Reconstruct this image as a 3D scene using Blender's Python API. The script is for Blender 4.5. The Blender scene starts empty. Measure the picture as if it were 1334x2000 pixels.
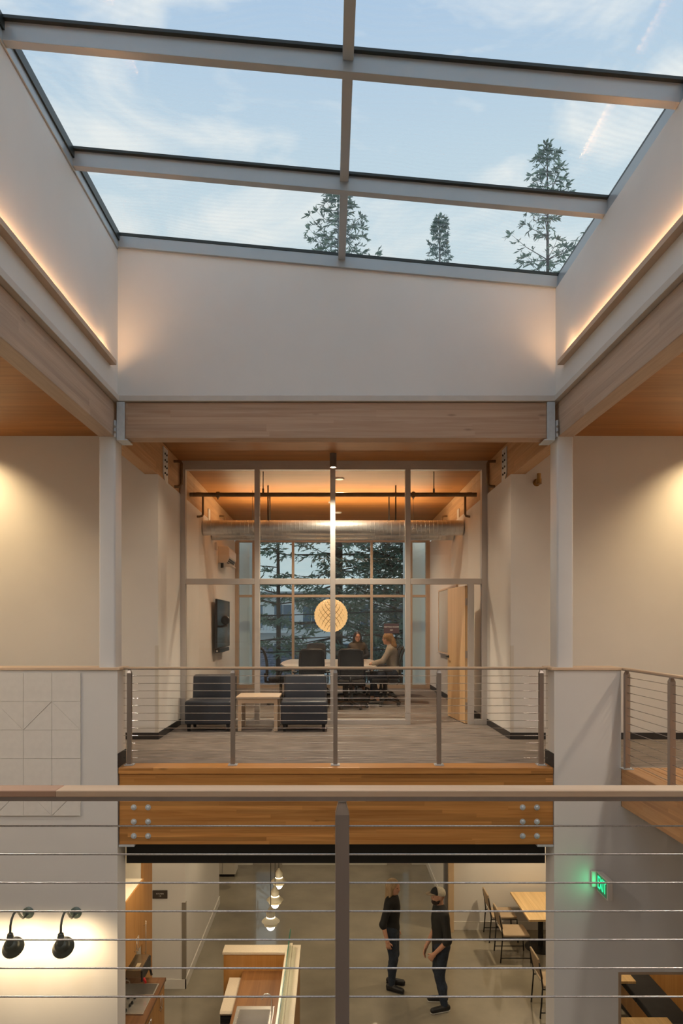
import bpy, bmesh, math, random
import numpy as np
from mathutils import Vector, Matrix

sc = bpy.context.scene
COL = sc.collection
PI = math.pi
random.seed(7)

# ------------------------------------------------------------------ camera, sky, exposure
EYE = 1.514                       # eye height over the upper floor, metres
FPX = 1334.0                      # focal length in pixels of the 1334x2000 frame
cam_d = bpy.data.cameras.new('camera')
cam_d.sensor_fit = 'VERTICAL'
cam_d.sensor_height = 36.0
cam_d.lens = FPX / 2000.0 * 36.0
cam_d.shift_x = 22.0 / 2000.0
cam_d.shift_y = 222.0 / 2000.0
cam_d.clip_start = 0.05
cam_d.clip_end = 500
cam = bpy.data.objects.new('camera', cam_d)
COL.objects.link(cam)
cam.location = (0, 0, EYE)
cam.rotation_euler = (PI / 2, 0, 0)
sc.camera = cam

sc.view_settings.view_transform = 'Standard'
sc.view_settings.look = 'None'
sc.view_settings.gamma = 1.0
sc.view_settings.use_curve_mapping = False
sc.view_settings.exposure = 0.14
sc.cycles.use_denoising = True
sc.cycles.max_bounces = 14
sc.cycles.transparent_max_bounces = 24
sc.cycles.sample_clamp_indirect = 6.0


def build_world():
    w = bpy.data.worlds.new('dusk_sky')
    sc.world = w
    w.use_nodes = True
    nt = w.node_tree
    nt.nodes.clear()
    N = nt.nodes.new
    L = nt.links.new
    out = N('ShaderNodeOutputWorld')
    bg = N('ShaderNodeBackground')
    bg.inputs['Strength'].default_value = 0.90
    tc = N('ShaderNodeTexCoord')
    sep = N('ShaderNodeSeparateXYZ')
    L(tc.outputs['Generated'], sep.inputs[0])
    ramp = N('ShaderNodeValToRGB')
    cr = ramp.color_ramp
    cr.elements[0].position = 0.0
    cr.elements[0].color = (0.66, 0.76, 0.80, 1)
    cr.elements[1].position = 1.0
    cr.elements[1].color = (0.42, 0.56, 0.82, 1)
    for p, c in ((0.20, (0.74, 0.84, 0.87, 1)), (0.46, (0.68, 0.80, 0.855, 1)), (0.56, (0.58, 0.715, 0.82, 1)), (0.70, (0.43, 0.585, 0.80, 1))):
        e = cr.elements.new(p)
        e.color = c
    L(sep.outputs['Z'], ramp.inputs['Fac'])
    # clouds: noise on the direction, flattened a little
    mp = N('ShaderNodeMapping')
    mp.inputs['Scale'].default_value = (1.6, 1.6, 4.2)
    L(tc.outputs['Generated'], mp.inputs['Vector'])
    nz = N('ShaderNodeTexNoise')
    nz.inputs['Scale'].default_value = 3.6
    nz.inputs['Detail'].default_value = 7.0
    nz.inputs['Roughness'].default_value = 0.55
    nz.inputs['Distortion'].default_value = 0.5
    L(mp.outputs[0], nz.inputs['Vector'])
    cm = N('ShaderNodeValToRGB')
    cm.color_ramp.elements[0].position = 0.46
    cm.color_ramp.elements[0].color = (0, 0, 0, 1)
    cm.color_ramp.elements[1].position = 0.66
    cm.color_ramp.elements[1].color = (0.75, 0.75, 0.75, 1)
    L(nz.outputs['Fac'], cm.inputs['Fac'])
    mx = N('ShaderNodeMixRGB')
    mx.inputs['Color2'].default_value = (1.0, 0.98, 0.94, 1)
    L(cm.outputs['Color'], mx.inputs['Fac'])
    L(ramp.outputs['Color'], mx.inputs['Color1'])
    L(mx.outputs[0], bg.inputs['Color'])
    L(bg.outputs[0], out.inputs['Surface'])


build_world()

# ------------------------------------------------------------------ helpers
XF = {}


def props(o, label=None, cat=None, group=None, kind=None):
    if label:
        o['label'] = label
    if cat:
        o['category'] = cat
    if group:
        o['group'] = group
    if kind:
        o['kind'] = kind
    return o


def thing(name, label, cat, loc=(0, 0, 0), rz=0.0, group=None, kind=None):
    o = bpy.data.objects.new(name, None)
    o.empty_display_size = 0.1
    COL.objects.link(o)
    o.location = loc
    o.rotation_euler = (0, 0, rz)
    XF[o.name] = Matrix.Translation(loc) @ Matrix.Rotation(rz, 4, 'Z')
    return props(o, label, cat, group, kind)


def root_struct(name, loc=(0, 0, 0)):
    o = bpy.data.objects.new(name, None)
    o.empty_display_size = 0.1
    COL.objects.link(o)
    o.location = loc
    XF[o.name] = Matrix.Translation(loc)
    o['kind'] = 'structure'
    return o


class MB:
    """collects shapes, links them as one mesh object"""

    def __init__(self):
        self.v = []
        self.f = []

    def add(self, vs, fs):
        n = len(self.v)
        self.v.extend([tuple(p) for p in vs])
        self.f.extend([tuple(i + n for i in q) for q in fs])
        return self

    def box(self, x0, x1, y0, y1, z0, z1):
        if x0 > x1: x0, x1 = x1, x0
        if y0 > y1: y0, y1 = y1, y0
        if z0 > z1: z0, z1 = z1, z0
        vs = [(x0, y0, z0), (x1, y0, z0), (x1, y1, z0), (x0, y1, z0), (x0, y0, z1), (x1, y0, z1), (x1, y1, z1), (x0, y1, z1)]
        fs = [(0, 3, 2, 1), (4, 5, 6, 7), (0, 1, 5, 4), (1, 2, 6, 5), (2, 3, 7, 6), (3, 0, 4, 7)]
        return self.add(vs, fs)

    def obox(self, c, s, m):
        vs = []
        for dx, dy, dz in ((-1, -1, -1), (1, -1, -1), (1, 1, -1), (-1, 1, -1), (-1, -1, 1), (1, -1, 1), (1, 1, 1), (-1, 1, 1)):
            p = m @ Vector((dx * s[0] / 2, dy * s[1] / 2, dz * s[2] / 2))
            vs.append((p.x + c[0], p.y + c[1], p.z + c[2]))
        fs = [(0, 3, 2, 1), (4, 5, 6, 7), (0, 1, 5, 4), (1, 2, 6, 5), (2, 3, 7, 6), (3, 0, 4, 7)]
        return self.add(vs, fs)

    def hexa(self, b, t):
        """two quads, bottom and top, each counter-clockwise from above"""
        fs = [(0, 3, 2, 1), (4, 5, 6, 7), (0, 1, 5, 4), (1, 2, 6, 5), (2, 3, 7, 6), (3, 0, 4, 7)]
        return self.add(list(b) + list(t), fs)

    def prism(self, poly, lo, hi, axis='Z'):
        """polygon (u,v) extruded from lo to hi along the axis"""
        def P(u, v, w):
            return {'Z': (u, v, w), 'Y': (u, w, v), 'X': (w, u, v)}[axis]
        n = len(poly)
        vs = [P(u, v, lo) for u, v in poly] + [P(u, v, hi) for u, v in poly]
        fs = [tuple(range(n))[::-1], tuple(range(n, 2 * n))]
        for i in range(n):
            j = (i + 1) % n
            fs.append((i, j, n + j, n + i))
        if axis == 'Y':
            fs = [q[::-1] for q in fs]
        return self.add(vs, fs)

    def tube(self, pts, r, n=10, caps=True):
        pts = [Vector(p) for p in pts]
        k = len(pts)
        rs = list(r) if hasattr(r, '__len__') else [r] * k
        up = None
        vs = []
        for i, p in enumerate(pts):
            d = (pts[min(i + 1, k - 1)] - pts[max(i - 1, 0)]).normalized()
            if up is None:
                up = Vector((0, 0, 1)) if abs(d.z) < 0.9 else Vector((1, 0, 0))
            a = d.cross(up)
            if a.length < 1e-6:
                a = d.orthogonal()
            a.normalize()
            b = d.cross(a).normalized()
            up = -b if b.dot(up) < 0 else b
            b = up
            a = d.cross(b).normalized()
            for j in range(n):
                t = 2 * PI * j / n
                q = p + a * (math.cos(t) * rs[i]) + b * (math.sin(t) * rs[i])
                vs.append(q)
        fs = []
        for i in range(k - 1):
            for j in range(n):
                j2 = (j + 1) % n
                fs.append((i * n + j, i * n + j2, (i + 1) * n + j2, (i + 1) * n + j))
        if caps:
            fs.append(tuple(range(n))[::-1])
            fs.append(tuple((k - 1) * n + j for j in range(n)))
        return self.add(vs, fs)

    def lathe(self, prof, n=24, m=None, caps=True):
        """profile (r,z) turned about Z, then moved by the matrix m"""
        m = m or Matrix.Identity(4)
        vs = []
        for r, z in prof:
            for j in range(n):
                t = 2 * PI * j / n
                vs.append(m @ Vector((r * math.cos(t), r * math.sin(t), z)))
        fs = []
        k = len(prof)
        for i in range(k - 1):
            for j in range(n):
                j2 = (j + 1) % n
                fs.append((i * n + j, i * n + j2, (i + 1) * n + j2, (i + 1) * n + j))
        if caps:
            if prof[0][0] > 1e-5: fs.append(tuple(range(n))[::-1])
            if prof[-1][0] > 1e-5: fs.append(tuple((k - 1) * n + j for j in range(n)))
        return self.add(vs, fs)

    def build(self, name, mat, parent=None, w=False, smooth=False, bevel=0.0, org=None, seg=2):
        vs = [Vector(p) for p in self.v]
        if parent is not None and w:
            p = parent
            while p.parent:
                p = p.parent
            inv = XF[p.name].inverted()
            vs = [inv @ p for p in vs]
        if org is not None:
            o3 = Vector(org)
            vs = [p - o3 for p in vs]
        me = bpy.data.meshes.new(name)
        me.from_pydata([tuple(p) for p in vs], [], self.f)
        bm = bmesh.new()
        bm.from_mesh(me)
        bmesh.ops.remove_doubles(bm, verts=bm.verts, dist=1e-6)
        bmesh.ops.recalc_face_normals(bm, faces=bm.faces)
        bm.to_mesh(me)
        bm.free()
        if smooth:
            for p in me.polygons:
                p.use_smooth = True
        me.materials.append(mat)
        o = bpy.data.objects.new(name, me)
        COL.objects.link(o)
        if org is not None:
            o.location = org
        if parent is not None:
            o.parent = parent
        if smooth == 'auto':
            md = o.modifiers.new('edges', 'EDGE_SPLIT')
            md.split_angle = math.radians(38)
        if bevel:
            md = o.modifiers.new('bevel', 'BEVEL')
            md.width = bevel
            md.segments = seg
            md.limit_method = 'ANGLE'
            md.angle_limit = math.radians(40)
        return o


def struct(name, mb, mat, parent=None, **k):
    o = mb.build(name, mat, parent, **k)
    if parent is None:
        o['kind'] = 'structure'
    return o


def share(src, name, parent=None, loc=None, rot=None, scale=None):
    o = src.copy()
    o.name = name
    COL.objects.link(o)
    o.parent = parent
    if loc is not None: o.location = loc
    if rot is not None: o.rotation_euler = rot
    if scale is not None: o.scale = scale
    return o


def copy_tree(o, loc, rz, label=None):
    r = o.copy()
    COL.objects.link(r)
    r.location = loc
    r.rotation_euler = (0, 0, rz)
    XF[r.name] = Matrix.Translation(loc) @ Matrix.Rotation(rz, 4, 'Z')
    if label: r['label'] = label
    for ch in o.children:
        c = ch.copy()
        COL.objects.link(c)
        c.parent = r
        for g in ch.children:
            d = g.copy()
            COL.objects.link(d)
            d.parent = c
    return r


def lamp(name, kind, loc, power, col, aim=None, size=0.05, angle=60, blend=0.6, parent=None, sizey=None):
    d = bpy.data.lights.new(name, kind)
    d.energy = power
    d.color = col
    if kind == 'SPOT':
        d.spot_size = math.radians(angle)
        d.spot_blend = blend
        d.shadow_soft_size = size
    elif kind == 'AREA':
        d.size = size
        if sizey:
            d.shape = 'RECTANGLE'
            d.size_y = sizey
    else:
        d.shadow_soft_size = size
    o = bpy.data.objects.new(name, d)
    COL.objects.link(o)
    p = Vector(loc)
    if aim is not None:
        q = (Vector(aim) - p).to_track_quat('-Z', 'Y')
        o.rotation_euler = q.to_euler()
    if parent is not None:
        inv = XF[parent.name].inverted()
        m = inv @ (Matrix.Translation(p) @ (o.rotation_euler.to_matrix().to_4x4()))
        o.parent = parent
        o.matrix_local = m
    else:
        o.location = p
    return o


WARM = (1.0, 0.72, 0.42)
SOFT = (1.0, 0.80, 0.56)


# ------------------------------------------------------------------ materials
def nodes_for(name):
    m = bpy.data.materials.new(name)
    m.use_nodes = True
    nt = m.node_tree
    return m, nt, nt.nodes['Principled BSDF']


def shade(c, k):
    return (min(c[0] * k, 1), min(c[1] * k, 1), min(c[2] * k, 1), 1)


def paint(name, col, rough=0.5, metal=0.0, scale=8.0, amount=0.06, bump=0.0, bscale=None, stretch=(1, 1, 1), spec=0.5, coat=0.0):
    m, nt, b = nodes_for(name)
    N = nt.nodes.new
    L = nt.links.new
    tc = N('ShaderNodeTexCoord')
    mp = N('ShaderNodeMapping')
    mp.inputs['Scale'].default_value = stretch
    L(tc.outputs['Object'], mp.inputs['Vector'])
    nz = N('ShaderNodeTexNoise')
    nz.inputs['Scale'].default_value = scale
    nz.inputs['Detail'].default_value = 4
    L(mp.outputs[0], nz.inputs['Vector'])
    rp = N('ShaderNodeValToRGB')
    rp.color_ramp.elements[0].position = 0.3
    rp.color_ramp.elements[1].position = 0.7
    rp.color_ramp.elements[0].color = shade(col, 1 - amount)
    rp.color_ramp.elements[1].color = shade(col, 1 + amount)
    L(nz.outputs['Fac'], rp.inputs['Fac'])
    L(rp.outputs['Color'], b.inputs['Base Color'])
    b.inputs['Roughness'].default_value = rough
    b.inputs['Metallic'].default_value = metal
    b.inputs['Specular IOR Level'].default_value = spec
    b.inputs['Coat Weight'].default_value = coat
    if bump:
        n2 = N('ShaderNodeTexNoise')
        n2.inputs['Scale'].default_value = bscale or scale * 6
        n2.inputs['Detail'].default_value = 3
        L(mp.outputs[0], n2.inputs['Vector'])
        bp = N('ShaderNodeBump')
        bp.inputs['Strength'].default_value = bump
        bp.inputs['Distance'].default_value = 0.01
        L(n2.outputs['Fac'], bp.inputs['Height'])
        L(bp.outputs[0], b.inputs['Normal'])
    return m


def wood(name, c1, c2, axis='X', lam=0.0, lamaxis='Z', rough=0.45, grain=1.0, knots=0.5, lamamt=0.16, piece=2.2):
    m, nt, b = nodes_for(name)
    N = nt.nodes.new
    L = nt.links.new
    tc = N('ShaderNodeTexCoord')
    ax = 'XYZ'.index(axis)
    sc_ = [14.0 * grain] * 3
    sc_[ax] = 0.55 * grain
    mp = N('ShaderNodeMapping')
    mp.inputs['Scale'].default_value = sc_
    L(tc.outputs['Object'], mp.inputs['Vector'])
    vec = mp.outputs[0]
    sep = N('ShaderNodeSeparateXYZ')
    L(tc.outputs['Object'], sep.inputs[0])
    val = None
    if lam:
        d = N('ShaderNodeMath'); d.operation = 'DIVIDE'; d.inputs[1].default_value = lam
        L(sep.outputs['XYZ'.index(lamaxis)], d.inputs[0])
        fl = N('ShaderNodeMath'); fl.operation = 'FLOOR'
        L(d.outputs[0], fl.inputs[0])
        wn0 = N('ShaderNodeTexWhiteNoise'); wn0.noise_dimensions = '1D'
        L(fl.outputs[0], wn0.inputs['W'])
        sh = N('ShaderNodeMath'); sh.operation = 'MULTIPLY_ADD'; sh.inputs[1].default_value = 5.0
        L(wn0.outputs['Value'], sh.inputs[0])
        L(sep.outputs[ax], sh.inputs[2])
        d2 = N('ShaderNodeMath'); d2.operation = 'DIVIDE'; d2.inputs[1].default_value = piece
        L(sh.outputs[0], d2.inputs[0])
        f2 = N('ShaderNodeMath'); f2.operation = 'FLOOR'
        L(d2.outputs[0], f2.inputs[0])
        cb = N('ShaderNodeCombineXYZ')
        L(fl.outputs[0], cb.inputs[0]); L(f2.outputs[0], cb.inputs[1])
        wn = N('ShaderNodeTexWhiteNoise'); wn.noise_dimensions = '3D'
        L(cb.outputs[0], wn.inputs['Vector'])
        val = wn.outputs['Value']
        ad = N('ShaderNodeVectorMath'); ad.operation = 'ADD'
        sc3 = N('ShaderNodeVectorMath'); sc3.operation = 'SCALE'; sc3.inputs['Scale'].default_value = 30
        L(wn.outputs['Color'], sc3.inputs[0])
        L(mp.outputs[0], ad.inputs[0]); L(sc3.outputs[0], ad.inputs[1])
        vec = ad.outputs[0]
    nz = N('ShaderNodeTexNoise')
    nz.inputs['Scale'].default_value = 1.4
    nz.inputs['Detail'].default_value = 6
    nz.inputs['Roughness'].default_value = 0.6
    nz.inputs['Distortion'].default_value = 0.8
    L(vec, nz.inputs['Vector'])
    rp = N('ShaderNodeValToRGB')
    rp.color_ramp.elements[0].position = 0.32
    rp.color_ramp.elements[1].position = 0.68
    rp.color_ramp.elements[0].color = (*c1, 1)
    rp.color_ramp.elements[1].color = (*c2, 1)
    L(nz.outputs['Fac'], rp.inputs['Fac'])
    col = rp.outputs['Color']
    if val is not None:
        mr = N('ShaderNodeMapRange')
        mr.inputs['To Min'].default_value = 1 - lamamt
        mr.inputs['To Max'].default_value = 1 + lamamt
        L(val, mr.inputs['Value'])
        ml = N('ShaderNodeMixRGB'); ml.blend_type = 'MULTIPLY'; ml.inputs['Fac'].default_value = 1
        L(col, ml.inputs['Color1'])
        cc = N('ShaderNodeCombineColor')
        for i in range(3): L(mr.outputs[0], cc.inputs[i])
        L(cc.outputs[0], ml.inputs['Color2'])
        col = ml.outputs[0]
    if knots:
        vo = N('ShaderNodeTexVoronoi')
        vo.inputs['Scale'].default_value = 1.0
        k = [6.0] * 3
        k[ax] = 1.6
        mk = N('ShaderNodeMapping')
        mk.inputs['Scale'].default_value = k
        L(tc.outputs['Object'], mk.inputs['Vector'])
        L(mk.outputs[0], vo.inputs['Vector'])
        kr = N('ShaderNodeValToRGB')
        kr.color_ramp.elements[0].position = 0.03
        kr.color_ramp.elements[0].color = (knots, knots, knots, 1)
        kr.color_ramp.elements[1].position = 0.10
        kr.color_ramp.elements[1].color = (0, 0, 0, 1)
        L(vo.outputs['Distance'], kr.inputs['Fac'])
        mk2 = N('ShaderNodeMixRGB')
        L(kr.outputs['Color'], mk2.inputs['Fac'])
        L(col, mk2.inputs['Color1'])
        mk2.inputs['Color2'].default_value = shade(c1, 0.45)
        col = mk2.outputs[0]
    L(col, b.inputs['Base Color'])
    b.inputs['Roughness'].default_value = rough
    bp = N('ShaderNodeBump')
    bp.inputs['Strength'].default_value = 0.08
    bp.inputs['Distance'].default_value = 0.004
    L(nz.outputs['Fac'], bp.inputs['Height'])
    L(bp.outputs[0], b.inputs['Normal'])
    return m


def glow(name, col, strength, base=1.0):
    m, nt, b = nodes_for(name)
    b.inputs['Base Color'].default_value = (col[0] * base, col[1] * base, col[2] * base, 1)
    b.inputs['Emission Color'].default_value = (*col, 1)
    b.inputs['Emission Strength'].default_value = strength
    return m


def clear_glass(name, tint=(0.93, 0.96, 0.95), lines=False, gain=1.0):
    m = bpy.data.materials.new(name)
    m.use_nodes = True
    nt = m.node_tree
    nt.nodes.clear()
    N = nt.nodes.new
    L = nt.links.new
    out = N('ShaderNodeOutputMaterial')
    tr = N('ShaderNodeBsdfTransparent'); tr.inputs['Color'].default_value = (*tint, 1)
    gl = N('ShaderNodeBsdfGlossy'); gl.inputs['Roughness'].default_value = 0.0
    lw = N('ShaderNodeLayerWeight'); lw.inputs['Blend'].default_value = 0.5
    pw = N('ShaderNodeMath'); pw.operation = 'POWER'; pw.inputs[1].default_value = 5
    L(lw.outputs['Facing'], pw.inputs[0])
    ma = N('ShaderNodeMath'); ma.operation = 'MULTIPLY_ADD'
    ma.inputs[1].default_value = 0.95; ma.inputs[2].default_value = 0.045 * gain
    L(pw.outputs[0], ma.inputs[0])
    mx = N('ShaderNodeMixShader')
    L(ma.outputs[0], mx.inputs['Fac']); L(tr.outputs[0], mx.inputs[1]); L(gl.outputs[0], mx.inputs[2])
    res = mx.outputs[0]
    if lines:            # fine printed frit lines across the skylight glass
        tc = N('ShaderNodeTexCoord')
        wv = N('ShaderNodeTexWave')
        wv.wave_type = 'BANDS'; wv.bands_direction = 'Y'
        wv.inputs['Scale'].default_value = 5.6
        wv.inputs['Distortion'].default_value = 0.6
        wv.inputs['Detail'].default_value = 1.0
        wv.inputs['Detail Scale'].default_value = 0.12
        wz = N('ShaderNodeTexNoise'); wz.inputs['Scale'].default_value = 0.55; wz.inputs['Detail'].default_value = 1.0
        L(tc.outputs['Object'], wz.inputs['Vector'])
        ws = N('ShaderNodeVectorMath'); ws.operation = 'SCALE'; ws.inputs['Scale'].default_value = 0.9
        L(wz.outputs['Color'], ws.inputs[0])
        wa = N('ShaderNodeVectorMath'); wa.operation = 'ADD'
        L(tc.outputs['Object'], wa.inputs[0]); L(ws.outputs[0], wa.inputs[1])
        L(wa.outputs[0], wv.inputs['Vector'])
        nz = N('ShaderNodeTexNoise'); nz.inputs['Scale'].default_value = 0.9
        L(tc.outputs['Object'], nz.inputs['Vector'])
        m1 = N('ShaderNodeMath'); m1.operation = 'MULTIPLY'
        L(wv.outputs['Fac'], m1.inputs[0]); L(nz.outputs['Fac'], m1.inputs[1])
        m2 = N('ShaderNodeMath'); m2.operation = 'MULTIPLY'; m2.inputs[1].default_value = 0.16
        L(m1.outputs[0], m2.inputs[0])
        df = N('ShaderNodeBsdfTranslucent'); df.inputs['Color'].default_value = (0.9, 0.92, 0.92, 1)
        mx2 = N('ShaderNodeMixShader')
        L(m2.outputs[0], mx2.inputs['Fac']); L(res, mx2.inputs[1]); L(df.outputs[0], mx2.inputs[2])
        res = mx2.outputs[0]
    L(res, out.inputs['Surface'])
    return m


WALL = paint('wall_paint', (0.74, 0.72, 0.695), 0.7, scale=2.0, amount=0.02, bump=0.02, bscale=160)
TRIM_P = paint('primed_trim', (0.60, 0.55, 0.50), 0.6, scale=6, amount=0.04)
COLUMN_P = paint('column_paint', (0.76, 0.76, 0.76), 0.32, scale=3, amount=0.02)
LAM_UP = wood('pale_glulam_along', (0.41, 0.29, 0.21), (0.53, 0.40, 0.30), 'Y', lam=0.075, rough=0.5, lamamt=0.10, knots=0.5)
LAM_UP2 = wood('lounge_glulam_along', (0.46, 0.26, 0.12), (0.58, 0.36, 0.19), 'Y', lam=0.075, rough=0.5, lamamt=0.10, knots=0.5)
LAM_HEAD = wood('pale_glulam_across', (0.42, 0.26, 0.165), (0.54, 0.37, 0.255), 'X', lam=0.075, rough=0.5, lamamt=0.09, knots=0.6)
LAM_LOW = wood('oiled_glulam_across', (0.40, 0.165, 0.038), (0.60, 0.29, 0.085), 'X', lam=0.042, rough=0.38, lamamt=0.24, knots=0.55)
LAM_DECK = wood('oiled_glulam_along', (0.45, 0.225, 0.085), (0.60, 0.34, 0.15), 'Y', lam=0.042, rough=0.4, lamamt=0.10, knots=0.4)
CEIL_W = wood('timber_ceiling', (0.30, 0.115, 0.024), (0.40, 0.17, 0.040), 'X', lam=0.14, lamaxis='Y', rough=0.5, lamamt=0.10, piece=3.5, knots=0.3)
RAIL_W = wood('handrail_wood', (0.66, 0.47, 0.31), (0.78, 0.60, 0.43), 'X', rough=0.34, knots=0.4)
RAIL_WY = wood('handrail_wood_along', (0.66, 0.47, 0.31), (0.78, 0.60, 0.43), 'Y', rough=0.34, knots=0.4)
MAPLE = wood('maple_veneer', (0.60, 0.385, 0.195), (0.70, 0.48, 0.265), 'Z', rough=0.35, knots=0, grain=0.7)
BUTCHER = wood('butcher_block', (0.60, 0.40, 0.18), (0.74, 0.53, 0.27), 'Y', lam=0.05, lamaxis='X', rough=0.35, knots=0, lamamt=0.08)
CAB_W = wood('amber_oak_veneer', (0.40, 0.185, 0.045), (0.50, 0.25, 0.075), 'Z', rough=0.4, knots=0, grain=0.8)
WALNUT = wood('walnut_laminate', (0.13, 0.055, 0.022), (0.24, 0.115, 0.05), 'Y', rough=0.35, knots=0, grain=0.6)
CARPET = paint('striped_carpet', (0.225, 0.195, 0.175), 0.95, scale=9, amount=0.55, bump=0.3, bscale=30, stretch=(0.35, 5, 1), spec=0.1)
CONC = paint('polished_concrete', (0.25, 0.225, 0.175), 0.15, scale=1.1, amount=0.22, bump=0.004, bscale=3, spec=0.5, coat=0.5)
RUBBER = paint('rubber_base', (0.035, 0.032, 0.032), 0.5, amount=0.1)
ALU = paint('painted_aluminium', (0.57, 0.53, 0.50), 0.38, 0.2, scale=4, amount=0.03)
SKYALU = paint('skylight_frame', (0.39, 0.445, 0.49), 0.34, 0.2, scale=3, amount=0.03)
GASKET = paint('black_gasket', (0.02, 0.028, 0.028), 0.4, amount=0.1)
STEEL = paint('brushed_steel', (0.42, 0.365, 0.32), 0.34, 0.85, scale=10, amount=0.08, stretch=(1, 1, 0.1))
STAINLESS = paint('stainless', (0.70, 0.67, 0.62), 0.26, 0.75, scale=12, amount=0.07, stretch=(0.1, 1, 1))
CABLE = paint('stainless_cable', (0.60, 0.57, 0.54), 0.35, 0.85, scale=200, amount=0.15)
GALV = paint('galvanised_plate', (0.64, 0.70, 0.75), 0.38, 0.35, scale=25, amount=0.06)
BLACK = paint('black_steel', (0.012, 0.011, 0.011), 0.5, amount=0.1)
BRONZE = paint('bronze_pipe', (0.20, 0.125, 0.065), 0.45, 0.4, amount=0.15)
SKYGLASS = clear_glass('skylight_glass', (0.965, 0.985, 0.985), lines=True, gain=0.12)
ROOMGLASS = clear_glass('partition_glass', (0.97, 0.98, 0.975))
WINGLASS = clear_glass('window_glass', (0.90, 0.95, 0.95))

# ------------------------------------------------------------------ the building shell
F = 7.28            # plane of the far pier faces and the light well's end wall
XL, XR = -2.268, 2.395
LOW = -4.19         # lower floor level
CZ = 4.04           # underside of the timber ceiling

struct('floor_concrete', MB().box(-5.4, 5.8, -3.3, 16.45, LOW - 0.2, LOW), CONC)
m = MB()
m.box(XL - 0.02, XR + 0.01, 7.53, 16.55, -0.12, 0.0)
m.box(-5.3, XL - 0.02, 7.565, 9.12, -0.12, 0.0)
m.box(XR + 0.01, 5.7, 7.565, 9.12, -0.12, 0.0)
m.box(3.10, 5.7, 7.30, 7.565, -0.12, 0.0)
struct('floor_carpet', m, CARPET)
struct('floor_landing', MB().box(-5.3, 5.7, -3.3, 1.97, -0.42, 0.0), CARPET)
struct('ceiling_lower', MB().box(-5.4, 5.8, 7.85, 16.5, -1.02, -0.12), WALL)

# timber ceiling round the light well
m = MB()
m.box(-5.4, -2.36, -3.4, 9.22, CZ, CZ + 0.16)
m.box(2.49, 5.8, -3.4, 9.22, CZ, CZ + 0.16)
m.box(-2.36, 2.49, 7.42, 16.75, CZ, CZ + 0.16)
m.box(-2.36, 2.49, -3.4, -0.62, CZ, CZ + 0.16)
struct('ceiling_timber', m, CEIL_W)

# walls
m = MB()
m.box(-5.3, XL, F, 7.565, LOW, 1.04)
struct('wall_left_pier', m, WALL)
m = MB()
m.box(2.387, 3.073, F, 7.565, LOW, 1.04)
m.box(3.073, 3.10, F, 7.565, -0.41, 1.04)
struct('wall_right_pier', m, WALL)
m = MB()
m.box(3.073, 5.7, F, 7.565, -2.19, -0.412)
m.box(3.073, 5.7, F, 7.565, LOW, -3.30)
m.box(5.2, 5.7, F, 7.565, -3.30, -2.19)
struct('wall_right_lower', m, WALL)
struct('wall_well_left_base', MB().box(-2.475, -2.372, -3.2, 7.47, 3.905, CZ), WALL)
struct('wall_well_right_base', MB().box(2.502, 2.605, -3.2, 7.47, 3.905, CZ), WALL)
struct('wall_left', MB().box(-5.4, -5.3, -3.4, 16.5, LOW, CZ), WALL)
struct('wall_right', MB().box(5.7, 5.8, -3.4, 16.5, LOW, CZ), WALL)
struct('wall_near', MB().box(-5.4, 5.8, -3.4, -3.3, LOW, CZ), WALL)
m = MB()
m.box(-5.3, -2.48, 9.10, 9.2, 0, CZ)
struct('wall_back_left', m, WALL)
struct('wall_lounge_left', MB().box(-2.48, -2.295, 9.10, 16.48, 0, 3.532), WALL)
m = MB()
m.box(2.61, 5.7, 9.10, 9.2, 0, CZ)
struct('wall_back_right', m, WALL)
struct('wall_lounge_right', MB().box(2.405, 2.61, 9.10, 16.48, 0, 3.532), WALL)
struct('wall_meeting_back', MB().box(-2.5, 2.6, 16.48, 16.7, 3.60, CZ).box(-2.5, 2.6, 16.55, 16.7, -1.0, -0.0), WALL)
# lower level walls
m = MB()
m.box(-3.02, -2.28, 10.74, 10.86, LOW, -1.02)
m.box(-2.40, -2.28, 10.86, 14.02, LOW, -1.02)
m.box(-3.02, -2.90, 7.565, 10.74, LOW, -1.02)
struct('wall_kitchen', m, WALL)
m = MB()
m.box(2.30, 5.7, 12.82, 12.94, LOW, -1.02)
m.box(2.30, 2.42, 12.94, 16.3, LOW, -1.02)
struct('wall_dining', m, WALL)
m = MB()
m.box(-5.4, -1.85, 16.3, 16.45, LOW, -1.02)
m.box(-1.15, 1.35, 16.3, 16.45, LOW, -1.02)
m.box(1.95, 5.8, 16.3, 16.45, LOW, -1.02)
m.box(-1.85, -1.15, 16.3, 16.45, -1.7, -1.02)
m.box(1.35, 1.95, 16.3, 16.45, -1.7, -1.02)
struct('wall_lower_back', m, WALL)

# light well
GSL = 0.0921


def gz(x):          # underside of the sloping skylight glass
    return 5.475 - GSL * (x - 0.068)


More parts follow.
